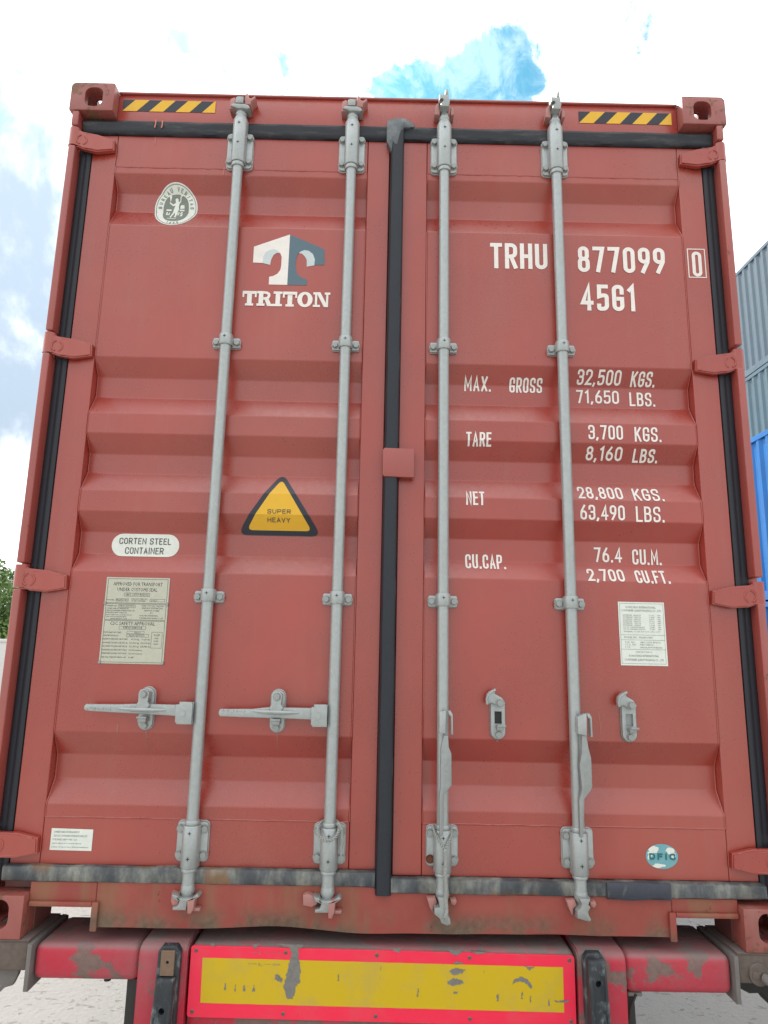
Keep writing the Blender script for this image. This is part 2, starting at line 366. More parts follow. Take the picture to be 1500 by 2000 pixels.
# doors
def panel_profile(z0, z1):
    pts = [(z1, FY)]; e = .004
    for a, b, c, d in GR:
        for z, ya, yb in ((a, 0, 1), (b, 1, 0), (c, 0, 1), (d, 1, 0)):
            pass
        for z in (a, b, c, d):
            for k in (-1, -.4, .4, 1):
                zz = z - k * e
                pts.append((zz, (prof(zz - e * .5) + prof(zz) + prof(zz + e * .5)) / 3))
    pts.append((z0, FY)); return pts
def make_door(s, name):
    X = lambda a, b: (min(a * s, b * s), max(a * s, b * s))
    xi = .022 if s > 0 else .030
    bm = BM()
    zb = .1765 if s > 0 else .1905
    for (xa, xb, z0, z1) in ((1.0475, 1.1365, zb, 2.712), (xi, .110, zb, 2.712), (.1115, 1.046, 2.5815, 2.712), (.1115, 1.046, zb, .3235)):
        x0, x1 = X(xa, xb); box(bm, x0, x1, FY, .094, z0, z1, .0016, 1)
    door = obj('door', bm, m_red, K); door['label'] = name
    xa, xb = X(.1125, 1.045); bm = BM(); P = panel_profile(.325, 2.580); nx = 12
    rows = [[bm.verts.new((xa + (xb - xa) * i / nx, y, z)) for i in range(nx + 1)] for z, y in P]
    for a, b in zip(rows, rows[1:]):
        for i in range(nx): bm.faces.new((a[i], a[i + 1], b[i + 1], b[i]))
    for r, f in ((rows[0], 1), (rows[-1], -1)):
        q = [bm.verts.new((v.co.x, .094, v.co.z)) for v in r]
        for i in range(nx): bm.faces.new((r[i], r[i + 1], q[i + 1], q[i]))
    obj('door_panel', bm, m_red, door, smooth=0)
    for x in (xa, xb):
        bm = BM(); rnd = random.Random(int(x * 1000))
        tube(bm, [(x, y - .0005, z + .0) for z, y in P], [.0022 + rnd.uniform(-.0007, .0009) for _ in P], 6)
        obj('weld_bead', bm, m_red, door)
    for z in (2.5808, .3243):
        bm = BM(); rnd = random.Random(int(z * 99))
        tube(bm, [(xa + (xb - xa) * i / 60, FY + .0004, z + rnd.uniform(-.0006, .0006)) for i in range(61)], [.0019 + rnd.uniform(-.0006, .0012) for _ in range(61)], 6)
        obj('weld_bead', bm, m_red, door)
    return door
dl = make_door(-1, 'left container door'); dr = make_door(1, 'right container door overlapping the centre seal')
# body behind the doors
bm = BM(); box(bm, -1.15, 1.15, .096, .13, .155, 2.76); obj('door_lining', bm, m_bodydark, K)
# header with a hanging lip
bm = BM(); box(bm, -1.0565, 1.0565, .045, .105, 2.752, 2.884, .003); obj('header', bm, m_red, K)
bm = BM(); box(bm, -1.0560, 1.0560, .037, .110, 2.8855, 2.8935, .002); obj('header_lip', bm, m_redworn, K)
# bottom sill with a buckled lower edge and the two forklift notches
bm = BM(); n = 96; top, mid, bot = [], [], []
def sillz(x):
    d = .008 * math.exp(-((x + .33) / .13) ** 2) - .004 * math.exp(-((x + .02) / .2) ** 2) + .002 * noise.noise(Vector((x * 7, 0, 0)))
    return .027 + d
def silly(x, k): return .030 + k * (.010 * math.exp(-((x + .30) / .14) ** 2) + .004 * math.exp(-((x - .55) / .16) ** 2) + .0015 * noise.noise(Vector((x * 9, 3, 0))))
rowsA = []
for i in range(n + 1):
    x = -.857 + 1.714 * i / n
    col = []
    for k, t in enumerate((0, .2, .45, .75, 1.)):
        zt = .1486 if x < -.022 else .1335; z = sillz(x) + (zt - sillz(x)) * t; col.append(bm.verts.new((x, silly(x, (1 - t) ** 2), z)))
    col.append(bm.verts.new((x, .065, zt))); col.insert(0, bm.verts.new((x, .044 + silly(x, 1) - .03, sillz(x) - .001))); col.insert(0, bm.verts.new((x, .065, sillz(x) + .004)))
    rowsA.append(col)
for a, b in zip(rowsA, rowsA[1:]):
    for j in range(len(a) - 1): bm.faces.new((a[j], b[j], b[j + 1], a[j + 1]))
for c in (rowsA[0], rowsA[-1]): bm.faces.new(c)
obj('sill', bm, m_sill, K, smooth=50)
for s in (-1, 1):
    a, b = sorted((.8585 * s, 1.0565 * s))
    bm = BM(); box(bm, a, b, .030, .065, .091, .1486 if s < 0 else .1335, .002, 1); obj('sill', bm, m_sill, K)
    bm = BM(); x0, x1 = sorted((.846 * s, .866 * s)); box(bm, x0, x1, .018, .0285, .018, .097, .003)
    x0, x1 = sorted((.8665 * s, 1.052 * s)); box(bm, x0, x1, .018, .0285, .083, .097, .003)
    box(bm, *sorted((.8600 * s, .866 * s)), .029, .30, .018, .0905, .001, 1)
    obj('notch_frame', bm, m_sill, K)
bm = BM(); box(bm, -1.15, 1.15, .066, .155, .12, .150); obj('floor_edge', bm, m_bodydark, K)
for s in (-1, 1):
    bm = BM(); box(bm, *sorted((1.052 * s, 1.0565 * s)), .070, .178, .002, .119); obj('casting_dark_cover', bm, m_bodydark, K)  # added dark sheet, gives the casting's inner side its greasy black look
# castings
def casting(s, z0, far=False, top=True):
    x0, x1 = sorted((1.057 * s, 1.219 * s)); z1 = z0 + .118; y0, y1 = (0, .178) if not far else (12.014, 12.192)
    bm = BM(); vs = [bm.verts.new((x, y, z)) for x in (x0, x1) for y in (y0, y1) for z in (z0, z1)]
    fs = [bm.faces.new([vs[i] for i in f]) for f in ((0, 1, 3, 2), (4, 6, 7, 5), (0, 4, 5, 1), (2, 3, 7, 6), (0, 2, 6, 4), (1, 5, 7, 3))]
    zo = z1 if top else z0
    big = [e for e in bm.edges if (all(abs(v.co.x - 1.219 * s) < 1e-5 for v in e.verts) and all(abs(v.co.z - zo) < 1e-5 for v in e.verts))]
    bmesh.ops.bevel(bm, geom=big, offset=.020, segments=5, affect='EDGES', profile=.5)
    sm = [e for e in bm.edges if e.is_manifold and e.calc_face_angle(0) > .6]
    bmesh.ops.bevel(bm, geom=sm, offset=.004, segments=2, affect='EDGES', profile=.5)
    o = obj('corner_casting', bm, m_redold, K)
    c = BM(); box(c, min(x0, x1) + .024, max(x0, x1) - .024, y0 + .026, y1 - .024, z0 + (.026 if top else .022), z1 - .026); boolean(o, c)
    hc = 1.131 * s; hz = z0 + (.0565 if top else .066)
    pts = [(hc + a, hz + b) for a, b in rrect(-.033, .033, -.040, .040, .026, 6)]
    c = BM(); yy = (y0 - .01, y0 + .05) if not far else (y1 - .05, y1 + .01); prism(c, pts, *yy); boolean(o, c)
    c = BM()   # side aperture
    cy = (y0 + y1) / 2; n = 24; A = []; B = []
    for i in range(n):
        t = 2 * PI * i / n; yv = cy + .0395 * math.copysign(abs(math.cos(t)) ** .7, math.cos(t)); zv = hz + .0255 * math.sin(t)
        A.append(c.verts.new((1.17 * s, yv, zv))); B.append(c.verts.new((1.25 * s, yv, zv)))
    c.faces.new(A); c.faces.new(B[::-1])
    for i in range(n): c.faces.new((A[i], B[i], B[(i + 1) % n], A[(i + 1) % n]))
    boolean(o, c)
    c = BM(); zz = (z1 - .05, z1 + .01) if top else (z0 - .01, z0 + .05); n = 24; A = []; B = []
    for i in range(n):
        t = 2 * PI * i / n; xv = 1.134 * s + .023 * math.cos(t); yv = cy + .016 + .046 * math.copysign(abs(math.sin(t)) ** .7, math.sin(t))
        A.append(c.verts.new((xv, yv, zz[0]))); B.append(c.verts.new((xv, yv, zz[1])))
    c.faces.new(A); c.faces.new(B[::-1])
    for i in range(n): c.faces.new((A[i], B[i], B[(i + 1) % n], A[(i + 1) % n]))
    boolean(o, c); return o
for s in (-1, 1):
    for far in (False, True):
        casting(s, 2.778, far, True); casting(s, 0., far, False)
# corner posts: outer flange in segments between the hinges, inner leg behind
HZ = (2.674, 1.862, 1.057, .262)
for s in (-1, 1):
    zs = [.119] + [v for h in HZ[::-1] for v in (h - .041, h + .039)] + [2.7775]
    segs = [(zs[i], zs[i + 1]) for i in range(0, len(zs), 2)]
    for k, (a, b) in enumerate(segs):
        if b - a < .012: continue
        bm = BM(); x0, x1 = sorted((1.1795 * s, 1.2045 * s)); box(bm, x0, x1, .001, .057, a + .002, b - .002, .005, 3)
        obj('corner_post', bm, m_redworn, K)
    bm = BM(); x0, x1 = sorted((1.186 * s, 1.2165 * s)); box(bm, x0, x1, .0575, .16, .119, 2.7775, .003)
    x0, x1 = sorted((1.15 * s, 1.1855 * s)); box(bm, x0, x1, .105, .16, .119, 2.7775)
    obj('post_inner_leg', bm, m_bodydark if False else m_red, K)
# gaskets
def vgasket(s):
    prof_ = [(1.1378, .058), (1.1380, .046), (1.143, .042), (1.152, .0415), (1.156, .0440), (1.162, .0445), (1.168, .0430), (1.1778, .046), (1.1778, .104), (1.1378, .104)]
    bm = BM(); nz = 60; rows = []
    for i in range(nz + 1):
        z = .150 + (2.762 - .150) * i / nz; j = .0012 * noise.noise(Vector((z * 9, s, 0)))
        rows.append([bm.verts.new(((x + j) * s, y + j, z)) for x, y in prof_])
    for a, b in zip(rows, rows[1:]):
        for i in range(len(a)): bm.faces.new((a[i], b[i], b[(i + 1) % len(a)], a[(i + 1) % len(a)]))
    bm.faces.new(rows[0]); bm.faces.new(rows[-1]); obj('side_gasket', bm, m_rub, K, smooth=50)
vgasket(-1); vgasket(1)
def hgasket(x0, x1, prof_, mat, amp=.0012, part='gasket'):
    bm = BM(); n = max(20, int((x1 - x0) * 50)); rows = []
    for i in range(n + 1):
        x = x0 + (x1 - x0) * i / n
        rows.append([bm.verts.new((x, y + amp * noise.noise(Vector((x * 8, k * .6, 2))), z + amp * 1.6 * noise.noise(Vector((x * 13, k * .4 + 9, 0))))) for k, (y, z) in enumerate(prof_)])
    for a, b in zip(rows, rows[1:]):
        for i in range(len(a)): bm.faces.new((a[i], b[i], b[(i + 1) % len(a)], a[(i + 1) % len(a)]))
    bm.faces.new(rows[0]); bm.faces.new(rows[-1]); return obj(part, bm, mat, K, smooth=50)
TG = [(.0435, 2.768), (.034, 2.764), (.030, 2.752), (.035, 2.741), (.033, 2.728), (.038, 2.716), (.049, 2.712), (.049, 2.7125), (.075, 2.7125), (.075, 2.7515), (.0435, 2.7515)]
hgasket(-1.176, -.040, TG, m_rubtop, part='top_gasket'); hgasket(.022, 1.176, TG, m_rubtop, part='top_gasket')
BG = [(.0265, .1500), (.0235, .1535), (.0235, .1870), (.027, .1905), (.0485, .1915), (.065, .1885), (.065, .1490), (.0295, .1490)]
hgasket(-1.143, -.030, BG, m_rublow, .0018, 'bottom_gasket')
BG2 = [(.024, .1355), (.020, .139), (.0215, .1715), (.026, .1750), (.0480, .1760), (.0488, .1755), (.065, .1750), (.065, .1360), (.0295, .1350)]
hgasket(.018, 1.143, BG2, m_rublow, .0018, 'bottom_gasket')
PG = [(.0175, .131), (.0135, .139), (.0135, .170), (.0175, .178), (.023, .178), (.023, .131)]
hgasket(.662, .853, PG, rubber('repair_patch_rubber', .60, .8, base=(.035, .04, .055)), .0022, 'gasket_patch')
# centre gasket
bm = BM(); CP = [(-.029, .0485), (-.028, .026), (-.022, .0165), (-.008, .0170), (.000, .0155), (.012, .0165), (.019, .022), (.0205, .0485), (.0205, .092), (-.0285, .092)]
rows = []
for i in range(91):
    z = .129 + (2.75 - .129) * i / 90; jx = .0015 * noise.noise(Vector((z * 6, 5, 0))) - .0012 * (z < .3)
    rows.append([bm.verts.new((x + jx + .003 * max(0, min(1, (z - 1.5))), y + .0012 * noise.noise(Vector((z * 9, k, 0))), z)) for k, (x, y) in enumerate(CP)])
for a, b in zip(rows, rows[1:]):
    for i in range(len(a)): bm.faces.new((a[i], b[i], b[(i + 1) % len(a)], a[(i + 1) % len(a)]))
bm.faces.new(rows[0]); bm.faces.new(rows[-1]); obj('centre_gasket', bm, m_rub, K, smooth=50)
# rubber flap at the head of the centre gasket
bm = BM()
F = [(-.040, 2.787, .030), (-.010, 2.790, .020), (.018, 2.797, .028), (.042, 2.795, .036), (.062, 2.776, .036), (.058, 2.757, .024), (.022, 2.750, .020), (.018, 2.735, .018), (.015, 2.64, .026), (-.020, 2.63, .028), (-.027, 2.665, .022), (-.041, 2.690, .020), (-.042, 2.735, .016)]
cv = bm.verts.new((-.012, .010, 2.745)); c2 = bm.verts.new((.022, .014, 2.766)); c3 = bm.verts.new((-.006, .014, 2.69))
o_ = [bm.verts.new((x, y, z)) for x, z, y in F]
def fan(c, ids):
    for a, b in zip(ids, ids[1:]): bm.faces.new((c, o_[a % 13], o_[b % 13]))
fan(cv, [11, 12, 13, 14, 15]); fan(c2, [2, 3, 4, 5, 6, 7]); fan(c3, [7, 8, 9, 10, 11])
bm.faces.new((cv, o_[2], c2)); bm.faces.new((cv, c2, o_[7])); bm.faces.new((cv, o_[7], c3)); bm.faces.new((cv, c3, o_[11]))
back = [bm.verts.new((v.co.x, .049, v.co.z)) for v in o_]
for i in range(13): bm.faces.new((o_[i], o_[(i + 1) % 13], back[(i + 1) % 13], back[i]))
bmesh.ops.subdivide_edges(bm, edges=bm.edges, cuts=1, smooth=.25)
obj('gasket_flap', bm, m_flap, K, smooth=60)
# overlap lug on the right door
bm = BM(); prism(bm, [(-.032, 1.419), (-.026, 1.411), (.0735, 1.409), (.0735, 1.508), (-.027, 1.510), (-.032, 1.503)], .012, .026, .003)
box(bm, .030, .066, .0265, .0495, 1.412, 1.505, .002); obj('door_lug', bm, m_redworn, K)
bm = BM(); tube(bm, [(.069, .044, 1.409 + .1 * i / 14) for i in range(15)], [.0045 + .0012 * math.sin(i * 2.3) for i in range(15)], 8); obj('weld_bead', bm, m_redworn, K)
# hinges
hp = [(-1.187, .034), (-1.165, .024), (-1.112, .020), (-1.052, .006), (-1.049, -.038), (-1.111, -.050), (-1.157, -.047), (-1.187, -.036)]
hin = None
bm = BM(); P0 = []; P1 = []
for x, z in hp:
    t = min(1, max(0, (x + 1.187) / .10)); y = .008 + .020 * t
    P0.append(bm.verts.new((x, y, z))); P1.append(bm.verts.new((x, y + .019, z)))
bm.faces.new(P0)
bm.faces.new(P1[::-1])
for i in range(len(hp)): bm.faces.new((P0[i], P1[i], P1[(i + 1) % 8], P0[(i + 1) % 8]))
bmesh.ops.recalc_face_normals(bm, faces=bm.faces)
bmesh.ops.bevel(bm, geom=[e for e in bm.edges if all(v.co.y < .0285 for v in e.verts)], offset=.004, segments=2, affect='EDGES')
cyl(bm, (-1.1935, .022, -.0375), (-1.1935, .022, .0355), .0200, seg=20)
def emb(bm, path, r=.0036): tube(bm, path, r, 6)
yy = lambda x: .008 + .020 * min(1, max(0, (x + 1.187) / .10)) - .0003
for a0, a1 in ((100, 250), (-70, 60)):
    emb(bm, [(-1.163 + .017 * math.cos(math.radians(a0 + (a1 - a0) * i / 10)), yy(-1.163 + .017 * math.cos(math.radians(a0 + (a1 - a0) * i / 10))), -.012 + .019 * math.sin(math.radians(a0 + (a1 - a0) * i / 10))) for i in range(11)])
emb(bm, [(-1.103 + .0075 * math.cos(2 * PI * i / 12), yy(-1.103), -.015 + .0075 * math.sin(2 * PI * i / 12)) for i in range(13)], .0014)
emb(bm, [(-1.106, yy(-1.106), -.017), (-1.103, yy(-1.1), -.012), (-1.100, yy(-1.1), -.018)], .0012)
emb(bm, [(x, yy(x), .017 - (x + 1.16) * .12) for x in (-1.15, -1.12, -1.09, -1.066)], .0020)
emb(bm, [(x, yy(x), -.043 + max(0, x + 1.11) * .15) for x in (-1.15, -1.11, -1.08, -1.06)], .0020)
mh = bm.copy(); bmesh.ops.scale(mh, vec=(-1, 1, 1), verts=mh.verts)
hl = obj('hinge', bm, m_red, K, loc=(0, 0, HZ[0])); hr = obj('hinge', mh, m_red, K, loc=(0, 0, HZ[0]))
for z in HZ[1:]: dup(hl, K, (0, 0, z)); dup(hr, K, (0, 0, z - .008))
hr.location.z = HZ[0] - .004
# container body: corrugated side walls, roof, end wall, rails, floor bearers
def corr(bm, x, s, y0, y1, z0, z1, dp=.036):
    y = y0; rows = []; k = 0; prof2 = [(0, 0), (.072, 0), (.140, 1), (.210, 1), (.278, 0)]
    while y < y1 - .28:
        for dy, d in prof2[:-1]: rows.append((y + dy, d))
        y += .278
    rows.append((y, 0)); rows.append((y1, 0))
    V = [[bm.verts.new((x - s * dp * d, yy_, z)) for z in (z0, z1)] for yy_, d in rows]
    for a, b in zip(V, V[1:]): bm.faces.new((a[0], b[0], b[1], a[1]))
for s in (-1, 1):
    bm = BM(); corr(bm, 1.205 * s, s, .161, 12.03, .16, 2.83); obj('side_wall', bm, m_red, K, smooth=0)
    x0, x1 = sorted((1.155 * s, 1.216 * s))
    bm = BM(); box(bm, x0, x1, .179, 12.013, 2.832, 2.886, .003); obj('top_side_rail', bm, m_redworn, K)
    bm = BM(); box(bm, x0, x1, .179, 12.013, .012, .158, .003); obj('bottom_side_rail', bm, m_bodydark, K)
    bm = BM(); box(bm, x0, x1, 12.03, 12.18, .12, 2.777, .004); obj('corner_post', bm, m_red, K)
bm = BM(); box(bm, -1.15, 1.15, .111, 12.08, 2.845, 2.872); obj('roof', bm, m_red, K)
bm = BM(); box(bm, -1.15, 1.15, 12.09, 12.12, .13, 2.84); obj('front_wall', bm, m_red, K)
bm = BM(); box(bm, -1.15, 1.15, .1555, 12.08, .1505, .178); obj('floor', bm, m_bodydark, K)
bm = BM(); box(bm, -1.15, 1.15, 0, .045, .045, .149); cm0 = obj('floor_bearer', bm, m_bodydark, K, loc=(0, .9, 0))
for i in range(1, 24): dup(cm0, K, (0, .9 + i * .46, 0))

# ------------------------------------------------------------------ locking bars
def hexhead(r=.0105, h=.007):
    bm = BM(); cyl(bm, (0, -.0016, 0), (0, .002, 0), r * 1.22, seg=16); cyl(bm, (0, -h - .003, 0), (0, -.0018, 0), r * .92, r * 1.04, seg=6); return bm
bolt0 = obj('bolt', hexhead(.0108), m_cast, K, loc=(0, -50, 0)); bolt_me = bolt0.data; bpy.data.objects.remove(bolt0)
bolt_r = obj('bolt', hexhead(), plain('rusty_bolt', (.13, .04, .02), .85, .4, 60), K); bolt_rme = bolt_r.data; bpy.data.objects.remove(bolt_r)
def bolt(parent, x, y, z, rot=0, rusty=False, name='bolt', sc_=1.):
    o = bpy.data.objects.new(name, bolt_rme if rusty else bolt_me); sc.collection.objects.link(o); o.parent = parent; o.location = (x, y, z)
    o.rotation_euler = (0, rot, 0); o.scale = (sc_,) * 3; return o
def bracket_bm(z0, z1, h0, h1, lipdown):
    """clamp plate from z0 to z1 with a half round housing from h0 to h1"""
    bm = BM(); prism(bm, rrect(-.049, .049, z0 - .003, z1 + .003, .014), .044, .0495, .001, 1)
    prism(bm, rrect(-.047, .047, z0, z1, .012), .036, .0437, .0025)
    R = .0268; zl, zh = h0, h1
    lathe(bm, [(R - .002, zl), (R, zl + .003), (R, zh - .003), (R - .002, zh)], 0, .023, 24, PI, 2 * PI)
    for zz in (zl, zh):
        pass
    for sx in (-1, 1): box(bm, *sorted((sx * (R - .004), sx * R)), .023, .0365, zl + .001, zh - .001, .001, 1)
    # end rings
    for zz, e in ((zl, -1), (zh, 1)):
        lathe(bm, [(.0185, zz), (R - .0022, zz)][::-1] + [(R - .0022, zz - e * .002), (.0185, zz - e * .002)], 0, .023, 24, PI, 2 * PI)
    return bm
def screw(bm, x, y, z):
    cyl(bm, (x, y - .0004, z), (x, y + .003, z), .0046, seg=12); return bm
def scr_cross(bm, z, y=-.0045):
    box(bm, -.0052, .0052, y, y + .003, z - .0009, z + .0009); box(bm, -.0009, .0009, y - .0002, y + .003, z - .0052, z + .0052)
    lathe(bm, [(.0001, z - .003), (.0032, z - .003), (.0032, z + .003), (.0001, z + .003)], 0, y + .0035, 10)
first = {}
def locking_bar(xb, latched, idx):
    bm = BM(); R = .0182
    lathe(bm, [(R, .152), (R, 2.782)], 0, .023, 28)
    # swaged ends
    lathe(bm, [(.0175, 2.7822), (.0205, 2.788), (.0205, 2.792), (.0165, 2.803), (.0150, 2.812)], 0, .023, 24)
    lathe(bm, [(.0150, .118), (.0185, .126), (.0205, .131), (.0205, .140), (.0188, .1518)], 0, .023, 24)
    bar = obj('locking_bar', bm, m_galv, K, loc=(xb, 0, 0))
    def part(name, bm, mat=m_galv): return obj(name, bm, mat, bar, local=True, loc=(0, 0, 0))
    part('bar_bracket', bracket_bm(2.576, 2.722, 2.584, 2.764, True)); part('bar_bracket', bracket_bm(.209, .321, .197, .316, False))
    for z0, z1, r in ((2.5680, 2.5835, .0235), (2.7645, 2.7760, .0225), (.3165, .3300, .0222), (.1860, .1965, .0230)):
        bm = BM(); lathe(bm, [(.0184, z0), (r - .001, z0), (r, z0 + .002), (r, z1 - .003), (r - .002, z1), (.0184, z1)], 0, .023, 24); part('collar', bm)
    for zc in (1.885, 1.003):
        bm = BM(); prism(bm, rrect(-.048, .048, zc - .020, zc + .018, .007), .0445, .0492, .001, 1)
        prism(bm, rrect(-.047, .047, zc - .018, zc + .018, .006), .0365, .044, .002)
        lathe(bm, [(.0222, zc - .016), (.0238, zc - .013), (.0238, zc + .020), (.0218, zc + .024)], 0, .023, 24, PI, 2 * PI)
        for e, zz in ((1, zc - .016), (-1, zc + .024)):
            lathe(bm, [(.0184, zz), (.0221, zz), (.0221, zz + e * .002), (.0184, zz + e * .002)], 0, .023, 24, PI, 2 * PI)
        for sx in (-1, 1): box(bm, *sorted((sx * .0195, sx * .0238)), .023, .037, zc - .015, zc + .0215, .001, 1)
        part('bar_guide', bm)
        for sx in (-1, 1): bolt(bar, sx * .0365, .0365, zc - .001, random.random())
    for sx in (-1, 1):
        for z in (2.700, 2.600, .302, .228):
            if idx == 3 and sx == 1 and z == .302: continue
            bolt(bar, sx * .0365, .036, z, random.random(), rusty=(idx == 2 and sx == -1 and z == .228))
    bm = BM()
    for z in (2.737, 2.655, .297, .226): scr_cross(bm, z)
    for z in (1.895, 1.013): scr_cross(bm, z, -.0013)
    part('screw', bm, m_darkhole)
    # cams
    if latched:
        bm = BM()
        prism(bm, [(-.037, 2.806), (-.031, 2.816), (-.014, 2.818), (.014, 2.816), (.030, 2.811), (.038, 2.800), (.026, 2.794), (.014, 2.797), (-.012, 2.797), (-.020, 2.801)], -.004, .040, .004)
        prism(bm, [(-.019, 2.818), (.010, 2.818), (.011, 2.846), (-.012, 2.846), (-.018, 2.842)], -.006, .030, .004)
        lathe(bm, [(.0152, 2.8125), (.019, 2.800), (.0152, 2.7985)], 0, .023, 20)
        part('cam', bm, m_cast)
        bm = BM()
        prism(bm, [(-.040, .132), (-.022, .128), (-.018, .121), (.020, .121), (.036, .134), (.043, .126), (.026, .114), (.008, .110), (.006, .088), (-.034, .088), (-.034, .096), (-.020, .100), (-.016, .112), (-.034, .118)], -.006, .036, .004)
        if idx == 0: pass
        part('cam', bm, m_cast)
    else:
        bm = BM()
        prism(bm, [(-.019, 2.812), (.013, 2.812), (.017, 2.835), (.013, 2.864), (-.022, 2.864), (-.022, 2.842), (-.013, 2.836)], -.018, .030, .005)
        prism(bm, [(-.002, 2.8645), (.012, 2.8645), (.0115, 2.884), (.006, 2.889), (.001, 2.884)], -.016, .020, .003)
        part('cam', bm, m_cast)
        bm = BM(); cyl(bm, (-.013, -.0195, 2.838), (-.013, -.0165, 2.838), .006, seg=12); part('cam_hole_disc', bm, m_darkhole)  # dark disc stands in for the shaded hole in the cam
        if idx == 2: pts = [(-.019, .140), (.014, .140), (.012, .126), (.014, .110), (.010, .097), (.020, .081), (.022, .068), (.012, .063), (-.006, .069), (-.012, .082), (-.027, .093), (-.027, .111), (-.012, .113), (-.014, .126)]
        else: pts = [(-.017, .142), (.019, .143), (.012, .126), (.018, .119), (.011, .108), (.012, .098), (.018, .088), (.017, .082), (.009, .081), (-.023, .089), (-.023, .109), (-.012, .118), (-.009, .128)]
        bm = BM(); prism(bm, pts, -.016, .026, .005); part('cam', bm, m_cast)
    return bar
XB = (-.586, -.170, .172, .585)
bars = [locking_bar(x, i < 2, i) for i, x in enumerate(XB)]
# cam keepers welded to header and sill
for i, x in enumerate(XB):
    if i < 2:
        for pts, y0, y1 in (([(-.042, 2.800), (-.018, 2.803), (-.018, 2.842), (-.026, 2.851), (-.040, 2.843)], .004, .0445), ([(.013, 2.820), (.036, 2.818), (.038, 2.832), (.054, 2.848), (.050, 2.856), (.036, 2.846), (.028, 2.850), (.024, 2.866), (.016, 2.866), (.013, 2.848)], .002, .0445)):
            bm = BM(); prism(bm, [(x + a, b) for a, b in pts], y0, y1, .004); obj('cam_keeper', bm, m_keeper, K)
        low = (([(-.043, .134), (-.020, .127), (-.020, .098), (-.037, .096), (-.043, .108)], ([(.006, .118), (.030, .124), (.028, .092), (.020, .078), (.010, .080)])) if i == 0 else
               ([(-.072, .131), (-.058, .136), (-.030, .126), (-.028, .108), (-.045, .099), (-.070, .104)], [(.002, .118), (.026, .124), (.024, .090), (.016, .072), (.006, .074)]))
        for pts in low:
            bm = BM(); prism(bm, [(x + a, b) for a, b in pts], -.006 if pts is low[1] else .004, .0290, .004); obj('cam_keeper', bm, m_keeper, K)
        bm = BM(); box(bm, x + .020, x + .044, .006, .029, .082, .092, .003); obj('cam_keeper', bm, m_keeper, K)
    else:
        for pts in ([(-.038, 2.795), (-.018, 2.795), (-.018, 2.838), (-.026, 2.846), (-.034, 2.836)], [(.022, 2.795), (.034, 2.797), (.034, 2.822), (.026, 2.832), (.022, 2.828)]):
            bm = BM(); prism(bm, [(x + a, b) for a, b in pts], .004, .0445, .004); obj('cam_keeper', bm, m_keeper, K)
        for pts in ([(-.048, .130), (-.022, .132), (-.016, .116), (-.026, .108), (-.030, .088), (-.040, .106)], [(.022, .126), (.038, .130), (.042, .120), (.036, .110), (.024, .114)]):
            bm = BM(); prism(bm, [(x + a, b) for a, b in pts], .006, .0290, .004); obj('cam_keeper', bm, m_keeper, K)

